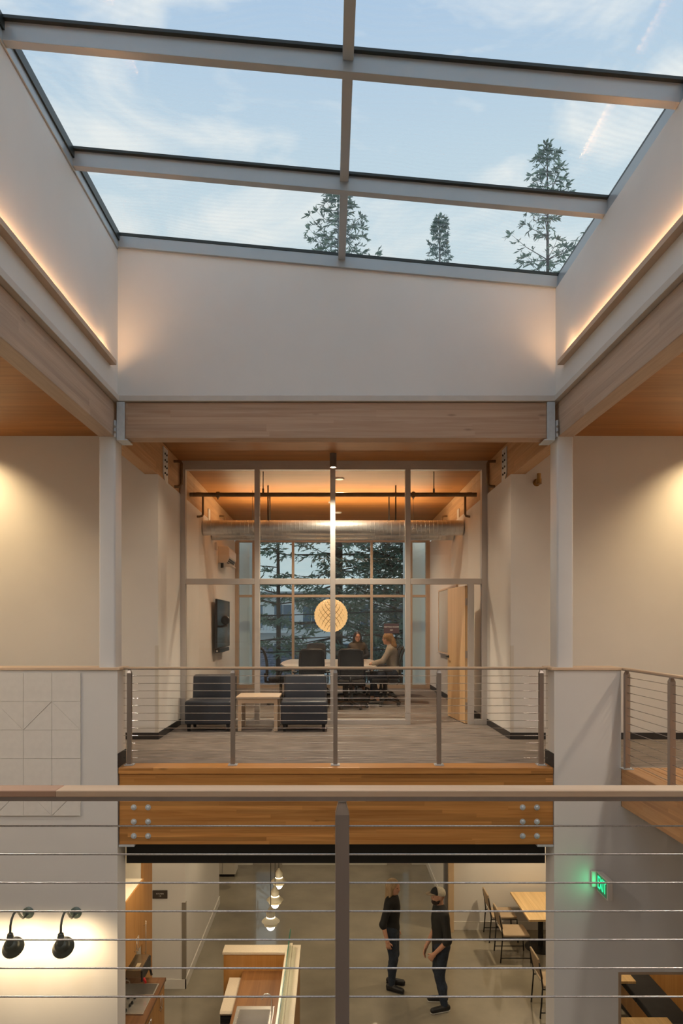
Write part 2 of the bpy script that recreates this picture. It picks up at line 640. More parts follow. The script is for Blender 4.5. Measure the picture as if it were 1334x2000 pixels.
struct('wall_well_left', MB().box(-2.37, -2.265, -0.5, F, 3.965, 5.515), WALL)
struct('wall_well_right', MB().box(2.402, 2.50, -0.5, F, 3.965, 5.105), WALL)
m = MB()
m.prism([(-2.37, 3.965), (2.50, 3.965), (2.50, gz(2.5) - 0.15), (-2.37, gz(-2.37) - 0.15)], F, F + 0.11, 'Y')
struct('wall_well_far', m, WALL)
m = MB()
m.prism([(-2.37, 3.965), (2.50, 3.965), (2.50, gz(2.5) - 0.15), (-2.37, gz(-2.37) - 0.15)], -0.61, -0.5, 'Y')
struct('wall_well_near', m, WALL)
struct('trim_1', MB().box(-2.40, -2.250, -0.5, F - 0.012, 3.905, 3.966), TRIM_P, bevel=0.004)
struct('trim_2', MB().box(2.387, 2.53, -0.5, F - 0.012, 3.905, 3.966), TRIM_P, bevel=0.004)
struct('trim_3', MB().box(-2.40, 2.53, F - 0.012, F + 0.12, 3.905, 3.966), TRIM_P, bevel=0.004)

# caps on the two half walls
struct('trim_4', MB().box(-5.3, XL + 0.03, F - 0.02, 7.59, 1.04, 1.068), RAIL_W, bevel=0.004)
struct('trim_5', MB().box(2.35, 3.12, F - 0.02, 7.59, 1.04, 1.068), RAIL_W, bevel=0.004)

# rubber and painted bases
m = MB(); m.box(-5.3, -2.29, 9.088, 9.10, 0, 0.09); m.box(-2.295, -2.283, 9.088, 10.44, 0, 0.09)
struct('baseboard_left', m, RUBBER)
m = MB(); m.box(2.40, 5.7, 9.088, 9.10, 0, 0.09); m.box(2.393, 2.405, 9.088, 10.44, 0, 0.09)
struct('baseboard_right', m, RUBBER)
struct('baseboard_left_pier', MB().box(XL, XL + 0.008, F, 7.565, 0, 0.15), RUBBER)
struct('baseboard_right_pier', MB().box(2.379, 2.387, F, 7.565, 0, 0.15), RUBBER)
m = MB(); m.box(-2.295, -2.283, 10.6, 16.4, 0, 0.10)
struct('baseboard_meeting_left', m, RUBBER)
m = MB(); m.box(2.393, 2.405, 10.6, 16.4, 0, 0.10)
struct('baseboard_meeting_right', m, RUBBER)
BASE_P = paint('base_paint', (0.78, 0.76, 0.72), 0.35, amount=0.02)
m = MB(); m.box(-2.90, -2.265, 10.725, 10.74, LOW, LOW + 0.15); m.box(-2.28, -2.265, 10.725, 14.03, LOW, LOW + 0.15)
struct('baseboard_kitchen', m, BASE_P)
m = MB(); m.box(2.285, 5.7, 12.805, 12.82, LOW, LOW + 0.15); m.box(2.285, 2.30, 12.805, 16.3, LOW, LOW + 0.15)
struct('baseboard_dining', m, BASE_P)
m = MB(); m.box(-1.15, 1.35, 16.285, 16.3, LOW, LOW + 0.12); m.box(-5.3, -1.85, 16.285, 16.3, LOW, LOW + 0.12)
struct('baseboard_back', m, BASE_P)
# corner guard, pass-through frame, right wall door jamb below
struct('trim_6', MB().box(-2.33, -2.272, 10.728, 10.80, LOW + 0.15, -2.84), paint('corner_guard', (0.25, 0.22, 0.18), 0.4, amount=0.03))
m = MB()
m.box(3.070, 3.096, F - 0.008, 7.58, -3.30, -2.178)
m.box(3.096, 5.2, F - 0.008, 7.58, -2.204, -2.178)
struct('trim_7', m, paint('opening_liner', (0.42, 0.30, 0.20), 0.45, amount=0.05), bevel=0.003)
struct('trim_8', MB().box(2.20, 2.30, 12.70, 12.94, LOW, -1.02), paint('jamb_tan', (0.60, 0.44, 0.28), 0.5, amount=0.04), bevel=0.004)
struct('trim_9', MB().box(2.14, 2.20, 12.78, 12.92, LOW, -1.02), paint('jamb_grey', (0.16, 0.16, 0.17), 0.4, amount=0.03), bevel=0.004)

GUARD = paint('clear_guard', (0.66, 0.62, 0.56), 0.35, amount=0.02)
struct('trim_12', MB().box(-2.335, -2.291, 9.096, 9.10, 0.09, 1.25).box(-2.295, -2.291, 9.10, 9.14, 0.09, 1.25), GUARD)
struct('trim_13', MB().box(2.401, 2.445, 9.096, 9.10, 0.09, 1.25).box(2.401, 2.405, 9.10, 9.14, 0.09, 1.25), GUARD)

# ---------------------------------------------------------------- skylight: frame bars and panes
sky = root_struct('window_1', (0.068, 3.4, 5.475))
YS = [-0.5, 0.85, 2.13, 3.41, 4.69, 5.97, 7.28]


def sloped(mb, x0, x1, y0, y1, dlo, dhi):
    b = [(x0, y0, gz(x0) + dlo), (x1, y0, gz(x1) + dlo), (x1, y1, gz(x1) + dlo), (x0, y1, gz(x0) + dlo)]
    t = [(x0, y0, gz(x0) + dhi), (x1, y0, gz(x1) + dhi), (x1, y1, gz(x1) + dhi), (x0, y1, gz(x0) + dhi)]
    return mb.hexa(b, t)


for i, y in enumerate(YS[1:-1]):
    o = sloped(MB(), -2.30, 2.43, y, y + 0.07, -0.152, 0.0).build('purlin', SKYALU, sky, w=True, bevel=0.003)
    sloped(MB(), -2.30, 2.43, y - 0.032, y, -0.022, 0.0).build('gasket', GASKET, o, w=True)
for i in range(6):
    y0, y1 = YS[i] + (0.07 if i else 0.0), YS[i + 1]
    sloped(MB(), 0.085, 0.16, y0, y1, -0.075, 0.0).build('rafter', SKYALU, sky, w=True, bevel=0.003)
    for x0, x1 in ((-2.37, 0.1225), (0.1225, 2.6)):
        sloped(MB(), x0, x1, YS[i], y1 if i == 5 else y1 + 0.03, 0.002, 0.012).build('pane', SKYGLASS, sky, w=True)
e = sloped(MB(), -2.30, 2.43, F - 0.03, F + 0.10, -0.15, -0.03).build('edge_frame', SKYALU, sky, w=True, bevel=0.003)
sloped(MB(), -2.30, 2.43, F - 0.035, F + 0.10, -0.03, 0.0).build('gasket', GASKET, e, w=True)
e = sloped(MB(), -2.37, -2.25, -0.5, F - 0.03, -0.17, -0.085).build('edge_frame', SKYALU, sky, w=True, bevel=0.003)
sloped(MB(), -2.37, -2.235, -0.5, F - 0.03, -0.085, 0.0).build('gasket', GASKET, e, w=True)
e = sloped(MB(), 2.42, 2.6, -0.5, F + 0.1, -0.14, -0.02).build('edge_frame', SKYALU, sky, w=True, bevel=0.003)
sloped(MB(), 2.42, 2.6, -0.5, F + 0.1, -0.02, 0.0).build('gasket', GASKET, e, w=True)
sloped(MB(), -2.37, 2.6, -0.62, -0.5, -0.15, 0.0).build('edge_frame', SKYALU, sky, w=True)

# ---------------------------------------------------------------- glazed partition of the meeting room
G = 10.46
GP = 127.5


def gx(px): return (px - 645) / GP


def gzz(py): return EYE - (py - 1222) / GP


part = root_struct('window_2', (0.05, G, 0))
Y0, Y1 = G, G + 0.11
TOPZ = 3.985
for nm, a, b_, z0, z1 in (('jamb', 349, 362, 0, TOPZ), ('mullion', 497, 507, 0, 3.93), ('mullion', 645, 655, 0, 3.93), ('mullion', 792, 802, 0, 3.93),
                          ('jamb', 941, 953, 0, TOPZ), ('door_post', 914, 926, 0, gzz(1136))):
    MB().box(gx(a), gx(b_), Y0, Y1, z0, z1).build(nm, ALU, part, w=True, bevel=0.004)
for nm, a, b_, z0, z1 in (('head_rail', 362, 941, gzz(917), TOPZ), ('sill_rail', 362, 497, 0.0, gzz(1405)), ('sill_rail', 507, 645, 0.0, gzz(1405)),
                          ('sill_rail', 655, 792, 0.0, gzz(1405)), ('sill_rail', 926, 941, 0.0, gzz(1405))):
    MB().box(gx(a), gx(b_), Y0 + 0.002, Y1 - 0.002, z0, z1).build(nm, ALU, part, w=True, bevel=0.004)
for a, b_ in ((362, 497), (507, 645), (655, 792), (802, 941)):
    MB().box(gx(a), gx(b_), Y0 + 0.002, Y1 - 0.002, gzz(1141), gzz(1130)).build('transom', ALU, part, w=True, bevel=0.004)
    MB().box(gx(a), gx(b_), G + 0.05, G + 0.058, gzz(1130), gzz(917)).build('pane', ROOMGLASS, part, w=True)
for a, b_ in ((362, 497), (507, 645), (655, 792), (926, 941)):
    MB().box(gx(a), gx(b_), G + 0.05, G + 0.058, gzz(1405), gzz(1141)).build('pane', ROOMGLASS, part, w=True)
struct('trim_10', MB().box(-2.295, gx(349), G, G + 0.11, 0, CZ).box(gx(953), 2.405, G, G + 0.11, 0, CZ).box(-2.295, 2.405, G, G + 0.11, TOPZ, CZ), ALU)

# ---------------------------------------------------------------- windows at the end of the meeting room
win = root_struct('window_3', (0.05, 16.5, 0))
WX = [-2.235, -1.855, -0.90, 0.05, 1.0, 1.955, 2.335]
WF = paint('window_frame_paint', (0.52, 0.42, 0.33), 0.4, 0.1, amount=0.04)
for x in WX:
    MB().box(x - 0.03, x + 0.03, 16.48, 16.60, 0.0, 3.60).build('mullion', WF, win, w=True, bevel=0.004)
for i in range(6):
    a, b_ = WX[i] + 0.03, WX[i + 1] - 0.03
    for z0, z1 in ((0.0, 0.09), (2.20, 2.26), (3.53, 3.60)):
        MB().box(a, b_, 16.485, 16.595, z0, z1).build('rail', WF, win, w=True, bevel=0.004)
    for z0, z1 in ((0.09, 2.20), (2.26, 3.53)):
        MB().box(a, b_, 16.535, 16.543, z0, z1).build('pane', WINGLASS, win, w=True)
struct('trim_11', MB().box(-2.295, -2.265, 16.48, 16.6, 0, 3.6).box(2.365, 2.405, 16.48, 16.6, 0, 3.6), WF)

# lower glazed doors in the back wall (seen as reflections in the floor)
for n_, (a, b_) in enumerate(((-1.85, -1.15), (1.35, 1.95))):
    d = root_struct('door_%d' % (n_ + 2), ((a + b_) / 2, 16.35, LOW))
    fm = MB()
    fm.box(a, a + 0.07, 16.33, 16.40, LOW, -1.7).box(b_ - 0.07, b_, 16.33, 16.40, LOW, -1.7)
    fm.box(a + 0.07, b_ - 0.07, 16.33, 16.40, -1.77, -1.7).box(a + 0.07, b_ - 0.07, 16.33, 16.40, LOW, LOW + 0.2)
    fm.build('door_frame', ALU, d, w=True)
    MB().box(a + 0.07, b_ - 0.07, 16.36, 16.368, LOW + 0.2, -1.77).build('pane', WINGLASS, d, w=True)
    MB().tube([(a + 0.12, 16.29, LOW + 0.85), (a + 0.12, 16.29, LOW + 1.25)], 0.012).box(a + 0.11, a + 0.13, 16.29, 16.34, LOW + 0.9, LOW + 0.92).box(a + 0.11, a + 0.13, 16.29, 16.34, LOW + 1.18, LOW + 1.2).build('pull_handle', STEEL, d, w=True)

# ---------------------------------------------------------------- door leaf of the meeting room, standing open
dr = root_struct('door_1', (2.125, G + 0.06, 0))
dr_rot = math.radians(94)
dm = Matrix.Translation((2.115, G + 0.05, 0)) @ Matrix.Rotation(math.radians(96.5), 4, 'Z')


def dloc(mb):
    mb.v = [tuple(dm @ Vector(p)) for p in mb.v]
    return mb


leaf = dloc(MB().box(0.0, 0.93, -0.0, 0.045, 0.01, 2.13)).build('door_leaf', MAPLE, dr, w=True, bevel=0.003)
for z in (0.28, 1.07, 1.88):
    dloc(MB().box(-0.012, 0.004, -0.004, 0.04, z - 0.055, z + 0.055)).build('hinge', STEEL, leaf, w=True)
hb = MB()
for s in (-1, 1):
    y = 0.0225 + s * 0.03
    hb.tube([(0.87, 0.0225 + s * 0.02, 1.0), (0.87, 0.0225 + s * 0.065, 1.0), (0.86, 0.0225 + s * 0.07, 1.0), (0.76, 0.0225 + s * 0.07, 1.0)], 0.009, 8)
    hb.lathe([(0.026, 0), (0.026, 0.008)], 16, Matrix.Translation((0.87, 0.0225 + s * 0.026, 1.0)) @ Matrix.Rotation(PI / 2, 4, 'X'))
dloc(hb).build('lever_handle', BLACK, leaf, w=True, smooth='auto')

# ---------------------------------------------------------------- outside
GROUND = paint('wet_asphalt', (0.09, 0.10, 0.11), 0.6, scale=0.5, amount=0.2)
struct('ground', MB().box(-90, 90, 16.75, 130, LOW - 0.4, LOW - 0.15), GROUND)
FIN = paint('outside_panel', (0.80, 0.82, 0.79), 0.6, scale=1, amount=0.03)
struct('wall_outside_left', MB().box(-2.75, -2.02, 17.1, 18.6, LOW - 0.15, 4.6), FIN)
struct('wall_outside_right', MB().box(1.98, 2.9, 17.1, 18.6, LOW - 0.15, 4.6), FIN)

# ------------------------------------------------------------------ timber beams, columns, steel
def one(name, mb, mat, label, cat, org, group=None, **k):
    o = mb.build(name, mat, None, org=org, **k)
    return props(o, label, cat, group, 'thing')


BX0, BX1 = -2.475, -2.307
one('glulam_beam', MB().box(BX0, BX1, -3.2, 7.475, 3.535, 3.90), LAM_UP, 'long pale glulam beam running along the left edge of the skylight well', 'beam', (-2.39, F, 3.535), bevel=0.006)
one('glulam_beam', MB().box(2.437, 2.605, -3.2, 7.475, 3.535, 3.90), LAM_UP, 'long pale glulam beam running along the right edge of the skylight well', 'beam', (2.52, F, 3.535), bevel=0.006)
one('glulam_beam', MB().box(BX0, BX1, 7.48, 16.45, 3.535, 4.036), LAM_UP2, 'orange glulam beam on top of the left lounge and meeting room wall', 'beam', (-2.39, 12, 3.535), bevel=0.006)
one('glulam_beam', MB().box(2.437, 2.605, 7.48, 16.45, 3.535, 4.036), LAM_UP2, 'orange glulam beam on top of the right lounge and meeting room wall', 'beam', (2.52, 12, 3.535), bevel=0.006)
hd = thing('glulam_beam', 'knotty glulam header beam spanning between the white columns over the lounge', 'beam', (0.06, 7.38, 3.517), kind='thing')
MB().box(-2.19, 2.31, 7.30, 7.47, 3.517, 3.90).build('timber', LAM_HEAD, hd, w=True, bevel=0.006)
for s, xa, xb in ((1, -2.275, -2.192), (-1, 2.312, 2.395)):
    p = MB()
    p.box(xa, xb, 7.272, 7.30, 3.50, 3.898)
    p.box(xa, xb + 0.03 if s > 0 else xb, 7.272, 7.48, 3.488, 3.502) if s > 0 else p.box(xa - 0.03, xb, 7.272, 7.48, 3.488, 3.502)
    p.build('hanger_plate', GALV, hd, w=True, bevel=0.002)
    k = MB()
    if s > 0: k.box(-2.302, -2.28, 7.262, 7.40, 3.525, 3.70)
    else: k.box(2.403, 2.425, 7.262, 7.40, 3.525, 3.70)
    k.build('knife_plate', GALV, hd, w=True)
    for i in range(2):
        q = MB().lathe([(0.012, 0), (0.012, 0.008)], 10, Matrix.Translation(((-2.291 if s > 0 else 2.414), 7.262, 3.57 + i * 0.06)) @ Matrix.Rotation(PI / 2, 4, 'X'))
        q.build('bolt', STEEL, hd, w=True)


def round_post(x0, x1, y0, y1, z0, z1, r=0.022):
    pts = []
    for cx, cy, a0 in ((x1 - r, y1 - r, 0), (x0 + r, y1 - r, 90), (x0 + r, y0 + r, 180), (x1 - r, y0 + r, 270)):
        for i in range(5):
            t = math.radians(a0 + i * 22.5)
            pts.append((cx + r * math.cos(t), cy + r * math.sin(t)))
    return MB().prism(pts, z0, z1, 'Z')


one('steel_column', round_post(-2.475, -2.298, 7.30, 7.54, 1.068, 3.535), COLUMN_P, 'white square steel column standing on the left half wall', 'column', (-2.39, 7.42, 1.068), smooth='auto')
one('steel_column', round_post(2.424, 2.60, 7.30, 7.54, 1.068, 3.535), COLUMN_P, 'white square steel column standing on the right half wall', 'column', (2.51, 7.42, 1.068), smooth='auto')

# floor-edge beam over the lower room
fb = thing('glulam_beam', 'deep orange glulam floor beam with round bolts at both ends', 'beam', (0.06, 7.4, -0.83), kind='thing')
MB().box(XL + 0.012, 2.383, 7.30, 7.53, -0.825, -0.07).build('timber', LAM_LOW, fb, w=True, bevel=0.005)
MB().box(XL + 0.009, 2.378, F, 7.53, -0.068, 0.0).build('nosing_board', LAM_LOW, fb, w=True, bevel=0.006)
b0 = None
for px in (261, 289, 1021, 1049):
    for py in (1577, 1605, 1633):
        x, z = (px - 645) / 182.9, EYE - (py - 1222) / 182.9
        b = MB().lathe([(0.031, 0), (0.031, 0.006), (0.018, 0.006), (0.018, 0.018), (0.012, 0.022)], 14, Matrix.Rotation(PI / 2, 4, 'X'))
        if b0 is None:
            b0 = b.build('bolt', GALV, fb, smooth='auto')
            ob = b0
        else:
            ob = share(b0, 'bolt', fb)
        ob.location = (x - 0.06, 7.30 - 7.4, z + 0.83)
for xa, xb in ((XL + 0.012, -2.09), (2.21, 2.383)):
    MB().box(xa, xb, 7.285, 7.53, -0.845, -0.826).build('shelf_angle', GALV, fb, w=True)
one('steel_header', MB().box(XL + 0.01, 2.38, 7.57, 7.84, -1.118, -0.13), BLACK, 'flat black steel header under the orange floor beam', 'beam', (0.06, 7.7, -1.118))

# wooden bridge on the right
br = thing('footbridge', 'orange timber footbridge reaching from the right half wall towards the near landing', 'bridge', (4.4, 4.6, -0.41), kind='thing')
MB().box(3.10, 3.28, 1.98, F - 0.005, -0.41, -0.045).build('side_beam', LAM_DECK, br, w=True, bevel=0.005)
MB().box(5.5, 5.69, 1.98, F - 0.005, -0.41, -0.045).build('side_beam', LAM_DECK, br, w=True, bevel=0.005)
db0 = None
nb = 17
bw = (5.69 - 3.10) / nb
for i in range(nb):
    x = 3.10 + i * bw
    if db0 is None:
        db0 = MB().box(0.002, bw - 0.003, 1.98, F - 0.005, 0, 0.043).build('deck_board', LAM_DECK, br, bevel=0.003)
        ob = db0
    else:
        ob = share(db0, 'deck_board', br)
    ob.location = (x - 4.4, -4.6, 0.41 - 0.043 + random.uniform(-0.0015, 0.0))
MB().box(3.10, 5.69, F - 0.004, F + 0.018, -0.05, 0.004).build('nosing_strip', STAINLESS, br, w=True)

# hardware plates and bent pipes on the lounge beams
for s, x in ((1, -2.305), (-1, 2.435)):
    side = 'left' if s > 0 else 'right'
    pl = thing('beam_plate', 'perforated steel splice plate bolted on the %s lounge beam' % side, 'plate', (x, 9.6, 3.54))
    MB().prism([(9.40, 3.985), (9.64, 3.985), (9.66, 3.50), (9.52, 3.50), (9.40, 3.62)], x, x + s * 0.012, 'X').build('plate', GALV, pl, w=True)
    for i in range(4):
        for j in range(2):
            MB().lathe([(0.014, 0), (0.014, 0.012)], 8, Matrix.Translation((x + s * 0.012, 9.47 + j * 0.1, 3.9 - i * 0.09)) @ Matrix.Rotation(s * PI / 2, 4, 'Y')).build('bolt', BLACK, pl, w=True)
    xw = x
    o = MB().tube([(xw + s * 0.001, 10.06, 3.935), (xw + s * 0.06, 10.06, 3.935), (xw + s * 0.10, 10.055, 3.93), (xw + s * 0.115, 10.05, 3.90), (xw + s * 0.115, 10.05, 3.60),
                   (xw + s * 0.10, 10.05, 3.57), (xw + s * 0.06, 10.05, 3.56), (xw + s * 0.012, 10.05, 3.56)], 0.022, 10).build('bent_pipe', BRONZE, None, smooth='auto', org=(xw, 10.1, 3.56))
    props(o, 'bronze bent pipe offset beside the %s end of the glass partition head' % side, 'pipe')
o = MB().tube([(2.75, 9.10, 3.42), (2.75, 9.03, 3.42), (2.75, 9.0, 3.45), (2.75, 9.0, 3.52)], 0.028, 10).lathe([(0.05, 0), (0.05, 0.012)], 14, Matrix.Translation((2.75, 9.10, 3.42)) @ Matrix.Rotation(PI / 2, 4, 'X')).tube([(2.75, 9.0, 3.45), (2.75, 9.0, 3.38)], 0.034, 10).build('pipe_stub', paint('old_brass', (0.34, 0.20, 0.07), 0.4, 0.6, amount=0.3), None, smooth='auto', org=(2.75, 9.1, 3.42))
props(o, 'short brass pipe elbow on the wall beside the right column', 'pipe')

# cove ledges with light strips along the well walls
LEDM = glow('cove_led', (1.0, 0.58, 0.27), 45.0)
LEDU = glow('cove_led_up', (1.0, 0.58, 0.27), 5.0)
LEDGE = paint('ledge_paint', (0.56, 0.41, 0.29), 0.55, amount=0.04)
for s, x in ((1, -2.265), (-1, 2.402)):
    side = 'left' if s > 0 else 'right'
    lg = thing('cove_ledge', 'slim cove light ledge glowing along the %s wall of the skylight well' % side, 'cove light', (x, 3.4, 4.19))
    c = MB()
    c.box(x, x + s * 0.065, -0.4, 7.03, 4.195, 4.205)
    c.box(x + s * 0.053, x + s * 0.065, -0.4, 7.03, 4.205, 4.242)
    c.build('ledge', LEDGE, lg, w=True)
    MB().box(x + s * 0.049, x + s * 0.0525, -0.35, 6.97, 4.212, 4.236).build('light_strip', LEDM, lg, w=True)
    lamp('added_corner_spot', 'SPOT', (x + s * .045, 6.62, 4.22), 22, (1, .60, .30), aim=(x + s * .40, F, 4.74), size=.02, angle=95, blend=1.0, parent=lg)  # extra spot added for the corner glow on the end wall
    MB().box(x + s * 0.012, x + s * 0.030, -0.35, 6.99, 4.2055, 4.2075).build('light_strip', LEDU, lg, w=True)

# ------------------------------------------------------------------ cable railings
def post_mesh(mb, x, y, s, z0, z1, ztop):
    """square post with a tapered top"""
    h = s / 2
    mb.box(x - h, x + h, y - h, y + h, z0, z1)
    t = h * 0.55
    mb.hexa([(x - h, y - h, z1), (x + h, y - h, z1), (x + h, y + h, z1), (x - h, y + h, z1)],
            [(x - t, y - h * .6, ztop), (x + t, y - h * .6, ztop), (x + t, y + h * .6, ztop), (x - t, y + h * .6, ztop)])
    return mb


def railing(label, axis, fixed, posts, lo, hi, s, zs, rail_mat, width, splits=(), fit=(True, True), mats=None, r=0.0028, zpost=1.0, ztop=1.032, barw=0.045):
    """axis 'X': runs along X at y=fixed; axis 'Y': runs along Y at x=fixed"""
    base = ((lo + hi) / 2, fixed, 0) if axis == 'X' else (fixed, (lo + hi) / 2, 0)
    rt = thing('cable_railing', label, 'railing', base)

    def B(a, b, w0, w1, z0, z1):
        return MB().box(a, b, w0, w1, z0, z1) if axis == 'X' else MB().box(w0, w1, a, b, z0, z1)

    def V(a, w, z): return (a, w, z) if axis == 'X' else (w, a, z)
    cuts = [lo] + list(splits) + [hi]
    for i in range(len(cuts) - 1):
        B(cuts[i], cuts[i + 1], fixed - width / 2, fixed + width / 2, 1.049, 1.067).build('handrail', (mats or [rail_mat] * 9)[i], rt, w=True, bevel=0.003)
    B(lo, hi, fixed - barw / 2, fixed + barw / 2, 1.036, 1.049).build('rail_bar', STEEL, rt, w=True, bevel=0.001)
    p0 = None
    for a in posts:
        x, y, _ = V(a, fixed, 0)
        if p0 is None:
            ox, oy = x, y
            p0 = pb = post_mesh(MB(), x, y, s, 0.01, zpost, ztop).build('post', STEEL, rt, w=True, bevel=0.0015)
            br_ = MB().box(x - s * .3, x + s * .3, y - s * .3, y + s * .3, ztop, 1.037).build('rail_bracket', STAINLESS, pb, w=True)
            bp_ = MB().box(x - s * 1.05, x + s * 1.05, y - s, y + s, 0.001, 0.011).build('base_plate', GALV, pb, w=True, bevel=0.001)
            sc_ = MB()
            for dx in (-.8, .8):
                for dy in (-.75, .75):
                    sc_.lathe([(0.006, 0.011), (0.006, 0.017)], 8, Matrix.Translation((x + s * dx, y + s * dy, 0)))
            sw_ = sc_.build('screw', STAINLESS, pb, w=True)
            sw_['kind'] = 'stuff'
        else:
            pb = share(p0, 'post', rt, loc=(x - ox, y - oy, 0))
            for ch in (br_, bp_, sw_):
                share(ch, ch.name.split('.')[0], pb)
    c0 = None
    for z in zs:
        if c0 is None:
            cz = z
            c0 = cb = MB().tube([V(lo + 0.02, fixed, z), V(hi - 0.02, fixed, z)], r, 8).build('cable', CABLE, rt, w=True, smooth=True)
            fts = []
            if fit[0]:
                fts.append(MB().tube([V(posts[0], fixed, z), V(posts[0] + 0.055, fixed, z), V(posts[0] + 0.056, fixed, z), V(posts[0] + 0.09, fixed, z)], [.0048, .0048, .0036, .0032], 8).build('cable_stud', STAINLESS, cb, w=True, smooth='auto'))
            if fit[1]:
                fts.append(MB().tube([V(posts[-1], fixed, z), V(posts[-1] - 0.05, fixed, z), V(posts[-1] - 0.051, fixed, z), V(posts[-1] - 0.13, fixed, z), V(posts[-1] - 0.131, fixed, z), V(posts[-1] - 0.19, fixed, z)], [.0036, .0036, .0052, .0052, .0036, .0032], 8).build('turnbuckle', STEEL, cb, w=True, smooth='auto'))
        else:
            cb = share(c0, 'cable', rt, loc=(0, 0, z - cz))
            for ch in fts:
                share(ch, ch.name.split('.')[0], cb)
    return rt


ZF = [EYE - (1320 + 14.58 * i - 1222) / 179.8 for i in range(12)]
railing('cable railing on the orange floor beam in front of the lounge', 'X', 7.42, [-2.18, -1.057, .056, 1.18, 2.29], XL + 0.004, 2.383, 0.047, ZF, RAIL_W, 0.065)
ZN = [EYE - (1613 + 55.6 * i - 1222) / 708.0 for i in range(12)]
RAIL_P = wood('handrail_wood_pinkish', (0.48, 0.29, 0.19), (0.56, 0.36, 0.25), 'X', rough=0.42, knots=0.2)
railing('near cable railing with a thick wooden handrail and one central post', 'X', 1.884, [0.033 - 4 * 1.125, 0.033 - 3 * 1.125, 0.033 - 2.25, 0.033 - 1.125, 0.033, 0.033 + 1.125, 0.033 + 2.25, 0.033 + 3 * 1.125, 0.033 + 4 * 1.125], -5.28, 5.66, 0.0385, ZN, RAIL_W, 0.066,
        splits=(-0.745,), fit=(False, False), mats=[RAIL_P, RAIL_W], r=0.0026, zpost=0.997, ztop=1.030, barw=0.052)
railing('cable railing along the edge of the timber footbridge', 'Y', 3.133, [7.215 - 0.945 * i for i in range(5, -1, -1)], 1.99, F + 0.01, 0.052, ZF, RAIL_WY, 0.066, fit=(False, True))

# ------------------------------------------------------------------ lounge
VINYL = paint('charcoal_vinyl', (0.036, 0.042, 0.056), 0.42, scale=3, amount=0.12, bump=0.05, bscale=150)
VINYL_T = paint('dark_vinyl_top', (0.075, 0.078, 0.09), 0.40, scale=3, amount=0.12, bump=0.05, bscale=150)


def cushion(x0, x1, y0, y1, z0, z1, r=0.04, n=4):
    """rounded block"""
    bm = bmesh.new()
    bmesh.ops.create_cube(bm, size=1)
    for v in bm.verts:
        v.co = Vector((x0 + (v.co.x + .5) * (x1 - x0), y0 + (v.co.y + .5) * (y1 - y0), z0 + (v.co.z + .5) * (z1 - z0)))
    bmesh.ops.bevel(bm, geom=bm.edges[:] + bm.verts[:], offset=r, segments=n, profile=0.5, affect='EDGES')
    m = MB()
    bm.verts.index_update()
    m.add([v.co[:] for v in bm.verts], [tuple(v.index for v in f.verts) for f in bm.faces])
    bm.free()
    return m


def lounge_chair():
    t = thing('lounge_chair', 'armless charcoal lounge chair left of the pale side table', 'chair', (0, 0, 0), 0, 'charcoal lounge chairs')
    w = 0.335
    cushion(-w, w, -0.33, 0.20, 0.10, 0.44, 0.035).build('seat', VINYL, t, smooth=True)
    b = cushion(-w + .012, w - .012, 0.0, 0.16, 0.0, 0.43, 0.045)
    a = math.radians(-9)
    b.v = [(x, 0.155 + y * math.cos(a) - z * math.sin(a), 0.36 + y * math.sin(a) + z * math.cos(a)) for x, y, z in b.v]
    b.build('backrest', VINYL, t, smooth=True)
    for x in (-w + .055, w - .055):
        for y in (-0.27, 0.16):
            MB().hexa([(x - .018, y - .018, 0.001), (x + .018, y - .018, 0.001), (x + .018, y + .018, 0.001), (x - .018, y + .018, 0.001)],
                      [(x - .026, y - .026, .105), (x + .026, y - .026, .105), (x + .026, y + .026, .105), (x - .026, y + .026, .105)]).build('leg', BLACK, t)
    return t


lc = lounge_chair()
lc.location = (-1.745, 10.06, 0)
XF[lc.name] = Matrix.Translation(lc.location)
copy_tree(lc, (-0.375, 10.05, 0), 0, 'armless charcoal lounge chair in front of the middle of the glass partition')

SIDEW = wood('pale_birch', (0.60, 0.44, 0.30), (0.70, 0.54, 0.38), 'X', rough=0.32, knots=0, grain=0.6)
st = thing('side_table', 'square pale wood side table between the two charcoal lounge chairs', 'table', (-1.04, 10.05, 0))
MB().box(-.31, .31, -.29, .27, .468, .50).build('tabletop', SIDEW, st, bevel=0.008)
for x in (-.285, .235):
    for y in (-.265, .20):
        MB().box(x, x + .05, y, y + .045, 0.001, .468).build('leg', SIDEW, st, bevel=0.003)
MB().box(-.235, .235, -.262, -.237, .40, .468).build('apron', SIDEW, st)
MB().box(-.235, .235, .217, .242, .40, .468).build('apron', SIDEW, st)
MB().box(-.283, -.258, -.22, .20, .40, .468).build('apron', SIDEW, st)
MB().box(.258, .283, -.22, .20, .40, .468).build('apron', SIDEW, st)


def downlight(name, label, loc, r, h, power, ang, group=None, col=SOFT, aim=None, housing=ALU, glowv=12.0, blend=.7):
    """surface or recessed ceiling light: housing > lens, with its lamp inside"""
    t = thing(name, label, 'ceiling light', loc, 0, group)
    MB().lathe([(r, 0.0), (r, -h), (r * .86, -h), (r * .82, -h + min(.015, h * .5))], 20).build('housing', housing, t, smooth='auto')
    MB().lathe([(0.0001, -h + .002), (r * .82, -h + .002), (r * .82, -h + .006), (0.0001, -h + .006)], 20, caps=False).build('lens', glow('lens_glow', col, glowv), t)
    p = Vector(loc) + Vector((0, 0, -h - .02))
    lamp('ceiling_lamp', 'SPOT', p, power, col, aim=aim or (p.x, p.y, p.z - 1), size=r * .8, angle=ang, blend=blend, parent=t)
    return t


